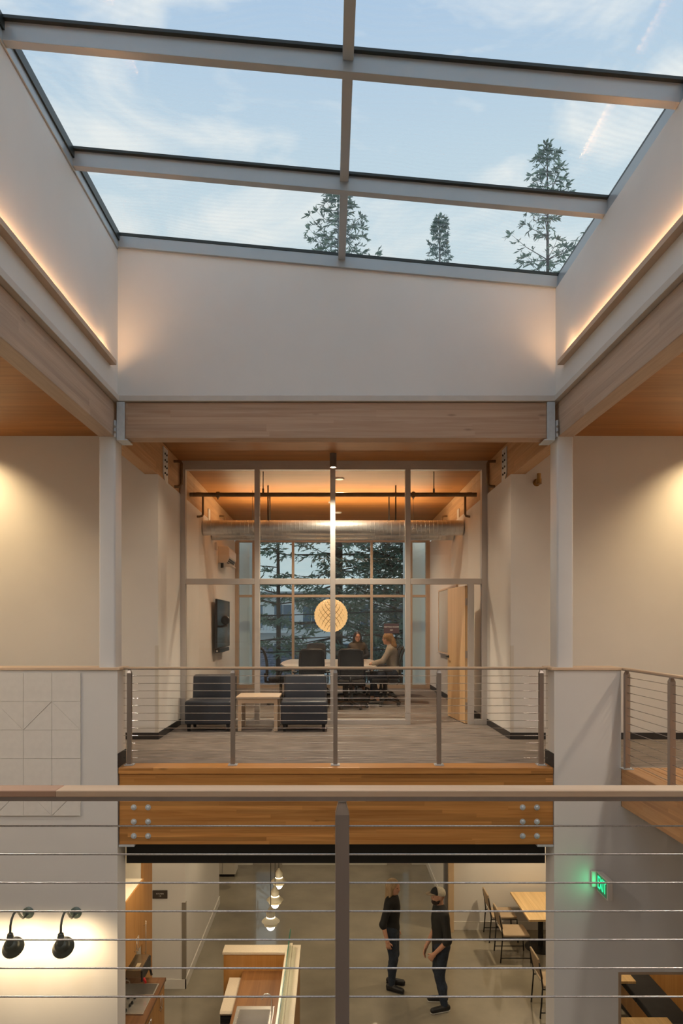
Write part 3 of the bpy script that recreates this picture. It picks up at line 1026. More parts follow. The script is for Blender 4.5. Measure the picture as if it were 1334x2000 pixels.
downlight('cylinder_light', 'grey cylinder ceiling light shining down the central partition mullion', (0.042, 10.02, CZ), 0.05, 0.205, 300, 100, housing=paint('lamp_grey', (0.16, 0.14, 0.13), 0.4, amount=.03), glowv=9, col=(1, .84, .62))

# ------------------------------------------------------------------ meeting room fittings
def text(name, s, size, mat, parent, mat4, extrude=0.0008, align='CENTER'):
    c = bpy.data.curves.new(name, 'FONT')
    c.body = s
    c.size = size
    c.extrude = extrude
    c.align_x = align
    c.align_y = 'CENTER'
    tmp = bpy.data.objects.new(name, c)
    COL.objects.link(tmp)
    dg = bpy.context.evaluated_depsgraph_get()
    me = bpy.data.meshes.new_from_object(tmp.evaluated_get(dg))
    bpy.data.objects.remove(tmp)
    me.materials.clear()
    me.materials.append(mat)
    o = bpy.data.objects.new(name, me)
    COL.objects.link(o)
    if parent is not None:
        o.parent = parent
        p = parent
        while p.parent: p = p.parent
        o.matrix_local = XF[p.name].inverted() @ mat4
    else:
        o.matrix_world = mat4
    return o


FACE_CAM = Matrix.Rotation(PI / 2, 4, 'X')
FACE_LEFT = Matrix(((0, 0, -1, 0), (-1, 0, 0, 0), (0, 1, 0, 0), (0, 0, 0, 1)))
INK = paint('sign_ink', (0.75, 0.72, 0.68), 0.5, amount=.02)
SIGN = paint('sign_plum', (0.10, 0.065, 0.075), 0.45, amount=.05)

sg = thing('room_sign', 'small plum sign reading MEETING ROOM on the partition glass', 'sign', (0.94, G + .04, EYE))
MB().box(.94 - .117, .94 + .117, G + .038, G + .05, EYE - .118, EYE + .032).build('plate', SIGN, sg, w=True, bevel=.002)
text('lettering', 'MEETING ROOM', .031, INK, sg, Matrix.Translation((.94, G + .037, EYE - .022)) @ FACE_CAM)
text('lettering', '200', .031, INK, sg, Matrix.Translation((.94, G + .037, EYE - .068)) @ FACE_CAM)

# table
TBL = paint('white_laminate', (0.72, 0.66, 0.58), 0.3, amount=.02)
tb = thing('meeting_table', 'large pale meeting table with a boat shaped top and black legs', 'table', (0, 14.1, 0))
pts = [(-.86, -1.3), (.86, -1.3), (.97, -.4), (.97, .4), (.90, 1.3), (-.90, 1.3), (-1.0, .4), (-1.0, -.4)]
MB().prism(pts, .728, .758, 'Z').build('tabletop', TBL, tb, bevel=.005)
for y in (-.75, .75):
    MB().box(-.5, .5, y - .03, y + .03, .67, .727).box(-.35, -.27, y - .04, y + .04, .04, .67).box(.27, .35, y - .04, y + .04, .04, .67).box(-.6, .6, y - .035, y + .035, .001, .04).build('trestle_leg', BLACK, tb, bevel=.004)
MB().box(-.03, .03, -.72, .72, .66, .72).build('stretcher', BLACK, tb)

# office chairs
FAB = paint('black_mesh_fabric', (0.016, 0.018, 0.022), 0.75, scale=60, amount=.4)
SEATF = paint('black_seat_fabric', (0.014, 0.014, 0.016), 0.85, amount=.2)
PLAST = paint('black_plastic', (0.018, 0.018, 0.02), 0.38, amount=.1)


def office_chair(label):
    """faces +Y"""
    t = thing('office_chair', label, 'chair', (0, 0, 0), 0, 'black office chairs')
    cushion(-.25, .25, -.23, .26, .43, .515, .032).build('seat', SEATF, t, smooth=True)
    fr = MB()
    A = []
    for i in range(13):
        u = i / 12
        A.append((-.205 - .012 * math.sin(PI * u), -.27 - .10 * u + .05 * math.sin(PI * u * .8), .58 + .47 * u))
    top = [(-.205, -.365, 1.055), (-.165, -.372, 1.085), (0, -.378, 1.09), (.165, -.372, 1.085), (.205, -.365, 1.055)]
    path = A + top + [(-x, y, z) for x, y, z in A[::-1]] + [(.12, -.265, .555), (0, -.262, .55), (-.12, -.265, .555), A[0]]
    fr.tube(path, .017, 8, caps=False).build('backrest_frame', PLAST, t, smooth=True)
    g = MB()
    nx_, nz_ = 9, 9
    vs = []
    for k in range(2):
        for j in range(nz_):
            u = j / (nz_ - 1)
            for i in range(nx_):
                q = -1 + 2 * i / (nx_ - 1)
                w_ = .20 if u < .9 else .185
                vs.append((q * w_, -.27 - .10 * u + .05 * math.sin(PI * u * .8) - .025 * (1 - q * q) + (.006 if k else 0), .565 + .505 * u))
    fs = []
    for k in range(2):
        for j in range(nz_ - 1):
            for i in range(nx_ - 1):
                a = k * nx_ * nz_ + j * nx_ + i
                fs.append((a, a + 1, a + nx_ + 1, a + nx_))
    g.add(vs, fs).build('backrest', FAB, t, smooth=True)
    for s in (-1, 1):
        MB().tube([(s * .25, -.05, .46), (s * .30, -.05, .47), (s * .305, -.04, .55), (s * .30, 0, .655)], .014, 8).build('arm_post', PLAST, t, smooth=True)
        cushion(s * .30 - .042, s * .30 + .042, -.13, .14, .655, .685, .013, 3).build('armrest', PLAST, t, smooth=True)
    MB().tube([(0, -.20, .42), (0, -.29, .44), (0, -.30, .60)], .03, 8).build('back_bracket', PLAST, t, smooth=True)
    MB().lathe([(.05, .43), (.05, .40), (.028, .39), (.028, .20), (.045, .12), (.045, .08)], 14).build('gas_column', PLAST, t, smooth='auto')
    for k in range(5):
        a = k * 2 * PI / 5 + .3
        c, s = math.cos(a), math.sin(a)
        MB().tube([(.03 * c, .03 * s, .115), (.16 * c, .16 * s, .105), (.30 * c, .30 * s, .075)], [.026, .022, .016], 8).build('base_leg', PLAST, t, smooth=True)
        MB().lathe([(.028, -.022), (.03, -.018), (.03, .018), (.028, .022)], 14, Matrix.Translation((.30 * c, .30 * s, .031)) @ Matrix.Rotation(a, 4, 'Z') @ Matrix.Rotation(PI / 2, 4, 'X')).build('caster', BLACK, t, smooth='auto')
    return t


OC = [(-.345, 12.45, 0.05, 'black mesh office chair behind the lounge chair, its back to the glass'),
      (.385, 12.50, -.06, 'black mesh office chair with its back to the glass, before the dark haired woman'),
      (-.95, 13.15, -PI / 2 + .15, 'black office chair seen side-on at the left side of the meeting table'),
      (-.33, 15.72, PI, 'black office chair at the window end of the table beside the dark haired woman'),
      (.62, 15.75, PI - .1, 'black office chair in which the dark haired woman sits'),
      (1.06, 13.0, PI / 2 - .1, 'black office chair in which the ponytailed woman sits'),
      (1.10, 13.95, PI / 2, 'black office chair just beyond the ponytailed woman'),
      (1.10, 14.85, PI / 2 + .1, 'black office chair farthest along the right side of the meeting table')]
oc = office_chair(OC[0][3])
oc.location = (OC[0][0], OC[0][1], 0)
oc.rotation_euler = (0, 0, OC[0][2])
for x, y, r, lb in OC[1:]:
    copy_tree(oc, (x, y, 0), r, lb)

o = MB().box(.55, .78, 14.55, 14.80, .7585, .768).build('notebook', paint('pale_paper', (.62, .55, .5), .6, amount=.04), None, bevel=.002, org=(.66, 14.67, .7585))
props(o, 'closed pale notebook on the meeting table in front of the ponytailed woman', 'notebook')

# television on the left wall with its arm, speaker bar and a reflection built as a solid
SCREEN = paint('tv_screen', (0.030, 0.036, 0.034), 0.12, amount=.03, spec=0.8)
tv = thing('television', 'big dark television mounted on the left wall of the meeting room', 'television', (-2.2, 14.0, 1.55))
MB().box(-2.225, -2.183, 13.2, 14.83, 1.075, 2.035).build('case', BLACK, tv, w=True, bevel=.004)
MB().box(-2.184, -2.180, 13.215, 14.815, 1.09, 2.02).build('screen', SCREEN, tv, w=True)
MB().box(-2.294, -2.225, 13.7, 14.3, 1.35, 1.75).build('wall_bracket', BLACK, tv, w=True)
sb = thing('speaker_bar', 'black conference speaker bar under the television', 'speaker', (-2.2, 13.9, 1.0))
MB().box(-2.24, -2.15, 13.28, 14.55, .985, 1.062).build('body', PLAST, sb, w=True, bevel=.01)
MB().box(-2.294, -2.24, 13.8, 14.0, 1.0, 1.05).build('wall_bracket', BLACK, sb, w=True)
MB().lathe([(.018, 0), (.018, .006)], 14, Matrix.Translation((-2.2, 13.279, 1.02)) @ Matrix.Rotation(PI / 2, 4, 'X')).build('indicator', INK, sb, w=True)
cm = thing('screen_reflection', 'round black body modelled for a dark reflection on the television screen', 'camera', (-2.17, 13.5, 1.6))  # dark reflection on the screen, built as a solid body
MB().tube([(-2.181, 13.32, 1.50), (-2.10, 13.32, 1.50), (-2.04, 13.34, 1.52)], .022, 8).build('bracket', PLAST, cm, w=True, smooth=True)
MB().lathe([(.001, -.05), (.05, -.045), (.085, -.02), (.09, .02), (.06, .05), (.001, .06)], 18, Matrix.Translation((-2.05, 13.36, 1.62)) @ Matrix.Rotation(PI / 2, 4, 'X'), caps=False).build('body', PLAST, cm, w=True, smooth=True)
MB().tube([(-2.045, 13.36, 1.535), (-2.045, 13.34, 1.51)], .03, 8).build('stem', PLAST, cm, w=True, smooth=True)

# wall air conditioner and sensor
ACW = paint('ac_white', (.68, .62, .55), .4, amount=.02)
ac = thing('air_conditioner', 'white wall air conditioner high on the left wall of the meeting room', 'air conditioner', (-2.29, 14.4, 2.8))
MB().prism([(-2.294, 2.80), (-2.294, 3.14), (-2.10, 3.14), (-2.06, 3.08), (-2.06, 2.92), (-2.13, 2.80)], 13.95, 14.95, 'Y').build('body', ACW, ac, w=True, bevel=.012)
for i in range(3):
    MB().box(-2.125 + i * .022, -2.118 + i * .022, 14.05, 14.85, 2.80 + i * .03, 2.835 + i * .03).build('louvre', BLACK, ac, w=True)
MB().box(-2.14, -2.06, 14.0, 14.9, 2.765, 2.78).build('flap', ACW, ac, w=True)
MB().tube([(-2.22, 14.02, 2.80), (-2.22, 14.02, 2.70)], .03, 8).build('drain_pipe', BLACK, ac, w=True)
o = MB().box(-2.294, -2.25, 13.55, 13.68, 3.02, 3.17).build('wall_sensor', ACW, None, bevel=.01, org=(-2.29, 13.6, 3.02))
props(o, 'small white sensor box beside the wall air conditioner', 'sensor')

# whiteboard on the right wall
wb = thing('whiteboard', 'glossy whiteboard in a thin wooden frame on the right wall behind the door', 'whiteboard', (2.40, 14.2, .93))
MB().box(2.383, 2.40, 12.9, 14.98, .96, 2.25).build('board', paint('board_white', (.70, .69, .66), .12, amount=.02), wb, w=True)
for y0, y1, z0, z1 in ((12.86, 15.02, 2.25, 2.29), (12.86, 15.02, .92, .96), (12.86, 12.9, .96, 2.25), (14.98, 15.02, .96, 2.25)):
    MB().box(2.375, 2.403, y0, y1, z0, z1).build('frame_strip', SIDEW, wb, w=True, bevel=.003)
MB().box(2.33, 2.375, 13.0, 14.9, .925, .94).build('pen_tray', ALU, wb, w=True)

# globe pendant of thin wooden rhombs
gp = thing('globe_pendant', 'glowing globe pendant of woven wood hanging over the meeting table', 'pendant lamp', (0.015, 13.9, 1.72))
R_ = .342


def rhombs(n=18, rows=16, r=.342, inset=.20):
    mb = MB()

    def P(i, j, rr):
        th = PI * (i + .5) / (rows + 1)
        ph = 2 * PI * (j + (.5 if i % 2 else 0)) / n
        return Vector((rr * math.sin(th) * math.cos(ph), rr * math.sin(th) * math.sin(ph), rr * math.cos(th)))
    for i in range(1, rows):
        for j in range(n):
            sh = 1 if i % 2 else 0
            c = [P(i - 1, j + sh, r * .975), P(i, j, r * .975), P(i + 1, j + sh, r * .975), P(i, j + 1, r * .975)]
            m_ = sum(c, Vector()) / 4
            mm = m_.normalized() * r * 1.012
            q = [a + (m_ - a) * inset for a in c]
            lo = [a * .955 for a in q]
            mb.add(q + [mm] + lo, [(0, 1, 4), (1, 2, 4), (2, 3, 4), (3, 0, 4), (0, 5, 6, 1), (1, 6, 7, 2), (2, 7, 8, 3), (3, 8, 5, 0)])
    return mb


sh_ = rhombs().build('rhomb_shade', glow('rhomb_glow', (1.0, .60, .24), .74, .35), gp)
sh_['kind'] = 'stuff'
MB().lathe([(.0001, -.318)] + [(.318 * math.cos(t), .318 * math.sin(t)) for t in np.linspace(-1.4, 1.4, 13)] + [(.0001, .318)], 32, caps=False).build('inner_shade', glow('inner_glow', (1.0, .48, .14), .24, .12), gp, smooth=True)
MB().tube([(0, 0, .33), (0, 0, CZ - 1.72)], .006, 6).build('cord', BLACK, gp)
MB().lathe([(.05, CZ - 1.72 - .03), (.05, CZ - 1.72)], 16).build('ceiling_rose', ALU, gp)

# round ducts
DUCT = paint('galvanised_duct', (.60, .61, .62), .30, .75, scale=6, amount=.14, stretch=(.4, 1, 1))


def duct(label, y, z, r, hang):
    t = thing('spiral_duct', label, 'duct', (0.05, y, z))
    pr = []
    L_ = 4.66
    n = 62
    for i in range(n + 1):
        x = -L_ / 2 + L_ * i / n
        pr.append((r, x))
        if i < n:
            pr += [(r, x + L_ / n * .86), (r * 1.02, x + L_ / n * .90), (r * 1.02, x + L_ / n * .97)]
    MB().lathe(pr, 28, Matrix.Rotation(PI / 2, 4, 'Y')).build('duct_tube', DUCT, t, smooth='auto')
    for x in hang:
        MB().box(x - .012, x + .012, -.002, .002, r - .01, CZ - z).build('hanger_strap', BLACK, t)
        MB().lathe([(r * 1.03, -.02), (r * 1.03, .02)], 28, Matrix.Translation((x, 0, 0)) @ Matrix.Rotation(PI / 2, 4, 'Y'), caps=False).build('clamp_band', DUCT, t, smooth='auto')
    return t


duct('upper galvanised spiral duct, nearer to the glass partition', 12.3, 3.275, .135, (-1.17, 1.13))
duct('lower galvanised spiral duct, close to the end windows', 13.25, 3.32, .15, (-1.22, 1.09))
for y in (12.76, 13.72):
    t = thing('uplight_bar', 'slim linear uplight above the %s duct' % ('nearer' if y < 13.2 else 'farther'), 'ceiling light', (0.05, y, 3.385))
    MB().box(-2.0, 2.0, -.03, .03, -.02, .02).build('housing', ALU, t)
    MB().box(-1.98, 1.98, -.022, .022, .02, .024).build('lens', glow('uplight_lens', (1, .80, .55), 3.0), t)
    for x in (-1.5, 1.5):
        MB().tube([(x, 0, .02), (x, 0, CZ - 3.385)], .004, 6).build('hanger_wire', BLACK, t)
    lamp('uplight_lamp', 'AREA', (0.05, y, 3.415), 44, (1, .74, .44), aim=(.05, y, 4.5), size=3.9, sizey=.04, parent=t)

# sprinkler main and its drops
sp = thing('sprinkler_pipe', 'brown sprinkler main crossing the meeting room under the timber ceiling', 'pipe', (0.05, 11.2, 3.66))
MB().tube([(-2.30, 11.2, 3.662), (2.40, 11.2, 3.662)], .034, 14).build('main_pipe', BRONZE, sp, w=True, smooth='auto')
for x in (-1.84, 1.36):
    MB().lathe([(.05, -.025), (.05, .025)], 14, Matrix.Translation((x, 11.2, 3.662)) @ Matrix.Rotation(PI / 2, 4, 'Y')).build('coupling', BRONZE, sp, w=True, smooth='auto')
    MB().tube([(x, 11.2, 3.63), (x, 11.2, 3.585)], .014, 8).build('sprinkler_head', STAINLESS, sp, w=True)
for x in (-1.1, 1.70):
    MB().tube([(x, 11.2, 3.695), (x, 11.2, CZ)], .008, 6).lathe([(.016, 3.69), (.016, 3.76)], 8, Matrix.Translation((x, 11.2, 0))).build('hanger_rod', BLACK, sp, w=True)
for s, x in ((1, -2.305), (-1, 2.437)):
    side = 'left' if s > 0 else 'right'
    for n_, y in enumerate((11.75, 14.2)):
        o = MB().tube([(x + s * .001, y, 3.79), (x + s * .06, y, 3.79), (x + s * .10, y, 3.785), (x + s * .115, y, 3.76), (x + s * .115, y, 3.43), (x + s * .10, y, 3.40), (x + s * .05, y, 3.39), (x + s * .012, y, 3.39)], .02, 10).build('bent_pipe', BRONZE, None, smooth='auto', org=(x, y, 3.4))
        props(o, 'bronze bent pipe on the %s beam, %s' % (side, 'next to the sprinkler main' if n_ == 0 else 'just above the ducts'), 'pipe')
    o = MB().box(x, x + s * .02, 12.85, 13.02, 3.50, 3.72).build('junction_box', ACW, None, bevel=.003, org=(x, 12.9, 3.5))
    props(o, 'small white junction plate on the %s beam of the meeting room' % side, 'electrical box')
for i, (x, y) in enumerate(((.16, 11.72), (.175, 15.2))):
    downlight('disc_light', ('white disc ceiling light nearest the glass partition', 'white disc ceiling light beyond the ducts')[i], (x, y, CZ), .08, .018, 210, 150, 'white disc ceiling lights', housing=ACW, glowv=.8)

# ------------------------------------------------------------------ things on the pier walls
TILE = paint('acoustic_tile', (0.77, 0.735, 0.69), 0.85, scale=14, amount=.03, bump=.05, bscale=120, spec=.2)
TS = 0.304
tx1, tz1 = -2.655, 1.012
wp = thing('wall_panel', 'square cream acoustic tiles in a block on the left half wall', 'wall panel', (tx1, F, tz1 - 5 * TS))
g_ = .0011
diag = {(1, 1): 'u', (1, 0): 'd', (1, 2): 'd', (4, 0): 'u', (4, 1): 'd', (4, 2): 'u', (1, 4): 'u', (4, 4): 'd', (2, 5): 'u'}
t0 = None
for r in range(5):
    for c in range(7):
        x0, z0 = -(c + 1) * TS, (4 - r) * TS
        k = diag.get((r, c))
        if k is None:
            if t0 is None:
                t0 = MB().box(g_, TS - g_, -.02, -.001, g_, TS - g_).build('tile', TILE, wp, bevel=.002)
                ob = t0
            else:
                ob = share(t0, 'tile', wp)
            ob.location = (x0, random.uniform(-.0008, 0), z0)
        else:
            a, b, c_, d = (g_, g_), (TS - g_, g_), (TS - g_, TS - g_), (g_, TS - g_)
            q = .0013 if k == 'u' and (r, c) != (4, 1) else .0005
            tris = ([(a[0] + 2 * q, a[1]), b, (c_[0], c_[1] - 2 * q)], [(a[0], a[1] + 2 * q), (c_[0] - 2 * q, c_[1]), d]) if k == 'u' else ([a, (b[0] - 2 * q, b[1]), (d[0], d[1] - 2 * q)], [(b[0], b[1] + 2 * q), c_, (d[0] + 2 * q, d[1])])
            for n_, tr in enumerate(tris):
                ob = MB().prism([(x + x0, z + z0) for x, z in tr], -.02 - n_ * .0015, -.001, 'Y').build('tile', TILE, wp, bevel=.0014)

# gooseneck lamps
PATINA = paint('patina_green', (0.115, 0.155, 0.14), .42, .5, scale=14, amount=.2)
LAMPM = paint('lamp_green_black', (0.085, 0.095, 0.082), .38, .5, scale=14, amount=.15)


def gooseneck(x, label, light=True):
    t = thing('gooseneck_lamp', label, 'wall lamp', (x, F, -1.543), 0, 'gooseneck wall lamps')
    RX = Matrix.Rotation(PI / 2, 4, 'X')
    MB().lathe([(.060, 0.0), (.062, .010), (.050, .022), (.022, .030), (.020, .045)], 24, RX).build('backplate', PATINA, t, smooth='auto')
    pts = [(0, -.03, 0), (0, -.08, -.012), (0, -.13, -.004), (0, -.18, .035), (0, -.225, .085), (0, -.265, .122), (0, -.305, .135), (0, -.35, .125), (0, -.39, .09), (0, -.413, .04), (0, -.418, -.02), (0, -.418, -.04)]
    MB().tube(pts, .0115, 10).build('arm', LAMPM, t, smooth=True)
    MB().lathe([(.018, -.03), (.028, -.04), (.030, -.06), (.034, -.065), (.034, -.085), (.037, -.09), (.037, -.125), (.040, -.13), (.040, -.15), (.03, -.165)], 18, Matrix.Translation((0, -.418, 0))).build('socket', LAMPM, t, smooth='auto')
    m4 = Matrix.Translation((0, -.435, -.125)) @ Matrix.Rotation(math.radians(-135), 4, 'X')
    # local +Z after the turn points down and towards the wall
    MB().lathe([(.012, .0), (.04, .004), (.062, .02), (.073, .045), (.076, .068), (.080, .074), (.100, .098), (.110, .115), (.107, .116), (.096, .100), (.074, .078), (.068, .05), (.05, .02), (.012, .01)], 28, m4, caps=False).build('shade', LAMPM, t, smooth='auto')
    bulb = MB().lathe([(.0001, .02), (.018, .03), (.03, .06), (.032, .075), (.02, .097), (.0001, .103)], 16, m4, caps=False).build('bulb', glow('warm_bulb', (1, .78, .50), 14), t, smooth=True)
    wp_ = XF[t.name] @ (m4 @ Vector((0, 0, .112)))
    wd = XF[t.name] @ (m4 @ Vector((0, 0, .8)))
    lamp('gooseneck_bulb', 'SPOT', wp_, 19, (1, .74, .42), aim=wd, size=.06, angle=178, blend=.9, parent=t)
    return t


gooseneck(-2.707, 'green black gooseneck lamp on the left pier wall, nearer the kitchen opening')
gooseneck(-3.215, 'green black gooseneck lamp on the left pier wall, farther from the kitchen opening')
gooseneck(-3.723, 'green black gooseneck lamp on the left pier wall, last of the row')

# exit sign standing out from the right pier
ex = thing('exit_sign', 'white flag mounted EXIT sign with glowing green letters on the right pier wall', 'exit sign', (2.85, F, -1.2))
MB().box(2.775, 2.835, F - .03, F - .001, -1.262, -1.092).build('mount', ACW, ex, w=True, bevel=.006)
MB().box(2.832, 2.890, F - .30, F - .025, -1.30, -1.095).build('case', ACW, ex, w=True, bevel=.005)
GREEN = glow('exit_green', (.02, .85, .30), 1.6)
MB().box(2.8295, 2.833, F - .288, F - .038, -1.287, -1.108).build('face', paint('exit_face', (.10, .42, .24), .4, amount=.02), ex, w=True)
text('lettering', 'EXIT', .185, GREEN, ex, Matrix.Translation((2.828, F - .163, -1.197)) @ FACE_LEFT @ Matrix.Scale(.58, 4, (1, 0, 0)), .001)
lamp('exit_lamp', 'AREA', (2.824, F - .15, -1.197), .3, (.05, 1, .4), aim=(1, F - .12, -1.197), size=.20, sizey=.14, parent=ex)

# ------------------------------------------------------------------ kitchen
ksg = thing('room_sign', 'dark brown sign reading KITCHEN on the wall beyond the cabinets', 'sign', (-2.675, 10.74, -2.71))
MB().box(-2.792, -2.558, 10.728, 10.74, -2.775, -2.645).build('plate', paint('sign_brown', (.06, .045, .035), .45, amount=.05), ksg, w=True, bevel=.002)
text('lettering', 'KITCHEN', .028, INK, ksg, Matrix.Translation((-2.675, 10.727, -2.697)) @ FACE_CAM)
text('lettering', '118', .026, INK, ksg, Matrix.Translation((-2.675, 10.727, -2.733)) @ FACE_CAM)


def bar_handle(mb, p, q, off, r=.005):
    """bar pull between p and q, standing off along X"""
    p, q = Vector(p), Vector(q)
    o = Vector((off, 0, 0))
    d = (q - p) * .12
    mb.tube([p + o, q + o], r, 8)
    mb.tube([p + d, p + d + o], r * .8, 6)
    mb.tube([q - d, q - d + o], r * .8, 6)
    return mb


CABW = paint('cabinet_white', (.76, .72, .64), .5, amount=.02)


def wall_cabinet(y0, y1, label):
    t = thing('wall_cabinet', label, 'cabinet', (-2.9, (y0 + y1) / 2, -2.78), 0, 'kitchen wall cabinets')
    MB().box(-2.895, -2.56, y0, y1, -2.78, -1.95).build('carcass', CABW, t, w=True)
    MB().box(-2.895, -2.56, y0, y1, -1.95, -1.93).build('top_panel', paint('cabinet_top', (.80, .74, .62), .6, amount=.02), t, w=True)
    ym = (y0 + y1) / 2
    for a, b, h in ((y0, ym, ym - .04), (ym, y1, ym + .04)):
        d = MB().box(-2.558, -2.54, a + .0015, b - .0015, -2.78, -1.93).build('door', CAB_W, t, w=True, bevel=.002)
        bar_handle(MB(), (-2.54, h, -2.74), (-2.54, h, -2.54), .03).build('handle', STAINLESS, d, w=True, smooth=True)
    return t


wall_cabinet(8.50, 9.30, 'amber wood wall cabinet with two bar handles, farther along the kitchen wall')
wall_cabinet(7.66, 8.495, 'amber wood wall cabinet mostly hidden behind the left pier')
tc = thing('tall_cabinet', 'tall amber wood cabinet at the far end of the kitchen wall', 'cabinet', (-2.8, 9.8, LOW))
MB().box(-2.895, -2.62, 9.45, 9.98, LOW + .1, -1.55).build('carcass', CABW, tc, w=True)
d = MB().box(-2.618, -2.60, 9.452, 9.978, LOW + .1, -1.55).build('door', CAB_W, tc, w=True, bevel=.002)
bar_handle(MB(), (-2.60, 9.52, -3.1), (-2.60, 9.52, -2.6), .03).build('handle', STAINLESS, d, w=True, smooth=True)
MB().box(-2.895, -2.66, 9.45, 9.98, LOW + .001, LOW + .1).build('plinth', BLACK, tc, w=True)

ct = thing('kitchen_counter', 'dark brown kitchen worktop along the left wall', 'worktop', (-2.56, 8.45, -3.31))
KW = MB()
SX0, SX1, SY0, SY1 = -2.72, -2.30, 8.86, 9.12        # sink cut-out
KW.box(-2.895, -2.235, 7.60, SY0, -3.315, -3.276).box(-2.895, -2.235, SY1, 9.3, -3.315, -3.276).box(-2.895, SX0, SY0, SY1, -3.315, -3.276).box(SX1, -2.235, SY0, SY1, -3.315, -3.276)
KW.build('worktop', WALNUT, ct, w=True)
sk = thing('kitchen_sink', 'small stainless sink set in the dark kitchen worktop', 'sink', (-2.51, 9.0, -3.28))
r_ = MB()
r_.box(SX0 - .012, SX1 + .012, SY0 - .012, SY0, -3.2755, -3.268).box(SX0 - .012, SX1 + .012, SY1, SY1 + .012, -3.2755, -3.268).box(SX0 - .012, SX0, SY0, SY1, -3.2755, -3.268).box(SX1, SX1 + .012, SY0, SY1, -3.2755, -3.268)
r_.build('rim', STAINLESS, sk, w=True, bevel=.002)
b_ = MB()
b_.box(SX0 + .004, SX1 - .004, SY0 + .004, SY1 - .004, -3.44, -3.436).box(SX0 + .001, SX0 + .005, SY0 + .004, SY1 - .004, -3.44, -3.27).box(SX1 - .005, SX1 - .001, SY0 + .004, SY1 - .004, -3.44, -3.27)
b_.box(SX0 + .004, SX1 - .004, SY0 + .001, SY0 + .005, -3.44, -3.27).box(SX0 + .004, SX1 - .004, SY1 - .005, SY1 - .001, -3.44, -3.27)
b_.build('basin', STAINLESS, sk, w=True)
MB().tube([(-2.735, 8.93, -3.275), (-2.735, 8.93, -3.16), (-2.72, 8.93, -3.13), (-2.68, 8.93, -3.12), (-2.63, 8.93, -3.13), (-2.62, 8.93, -3.17)], .011, 8).build('tap', STAINLESS, sk, w=True, smooth=True)
hb = thing('drain_board', 'stainless tray with black knobs beside the kitchen sink', 'tray', (-2.5, 8.6, -3.276))
MB().box(-2.70, -2.302, 8.40, 8.79, -3.2755, -3.258).build('tray', STAINLESS, hb, w=True, bevel=.003)
for i, (x, y) in enumerate(((-2.50, 8.74), (-2.58, 8.74), (-2.50, 8.62), (-2.60, 8.61), (-2.51, 8.56), (-2.60, 8.53), (-2.53, 8.45))):
    MB().lathe([(.017, 0), (.017, .022), (.012, .03), (.0001, .031)], 14, Matrix.Translation((x, y, -3.258))).build('knob', BLACK, hb, w=True, smooth='auto')
cb = thing('coffee_brewer', 'stainless coffee brewer with a black front and red tap on the worktop', 'coffee machine', (-2.65, 9.03, -3.276))
MB().box(-2.86, -2.445, 8.81, 9.25, -3.03, -2.935).build('top_case', paint('brewer_bronze', (.42, .33, .22), .25, .8, amount=.06), cb, w=True, bevel=.004)
MB().box(-2.86, -2.75, 8.81, 9.25, -3.2755, -3.03).build('body', BLACK, cb, w=True)
MB().box(-2.447, -2.425, 8.82, 9.24, -3.09, -2.945).build('front_panel', PLAST, cb, w=True, bevel=.004)
MB().box(-2.54, -2.49, 8.90, 9.0, -2.935, -2.932).build('badge', paint('badge_cream', (.6, .48, .3), .5, amount=.1), cb, w=True)
MB().box(-2.75, -2.735, 8.96, 9.22, -3.15, -3.12).build('drip_tray', BLACK, cb, w=True)
MB().tube([(-2.46, 8.88, -3.06), (-2.42, 8.88, -3.08), (-2.40, 8.88, -3.13)], .018, 8).build('tap', paint('tap_red', (.55, .02, .02), .35, amount=.05), cb, w=True, smooth=True)
MB().tube([(-2.46, 9.14, -3.06), (-2.41, 9.14, -3.08), (-2.39, 9.14, -3.16)], .016, 8).build('tap', PLAST, cb, w=True, smooth=True)
bc = None
for i, y in enumerate((7.64, 8.20, 8.76)):
    t = thing('base_cabinet', ('amber base cabinet hidden behind the left pier', 'amber base cabinet under the knobbed tray', 'amber base cabinet under the coffee brewer')[i], 'cabinet', (-2.57, y + .27, LOW), 0, 'kitchen base cabinets')
    c = MB().box(-2.895, -2.28, y, y + .022, LOW + .1, -3.316).box(-2.895, -2.28, y + .533, y + .555, LOW + .1, -3.316).box(-2.895, -2.873, y + .022, y + .533, LOW + .1, -3.316).box(-2.873, -2.28, y + .022, y + .533, LOW + .1, LOW + .122)
    c.build('carcass', CABW, t, w=True)
    MB().box(-2.895, -2.34, y, y + .555, LOW + .001, LOW + .1).build('plinth', BLACK, t, w=True)
    for k in range(2):
        d = MB().box(-2.28, -2.262, y + .002 + k * .2785, y + .2765 + k * .2785, LOW + .102, -3.325).build('door', CAB_W, t, w=True, bevel=.002)
        hy = y + (.245 if k == 0 else .312)
        bar_handle(MB(), (-2.262, hy, -3.58), (-2.262, hy, -3.38), .028).build('handle', STAINLESS, d, w=True, smooth=True)

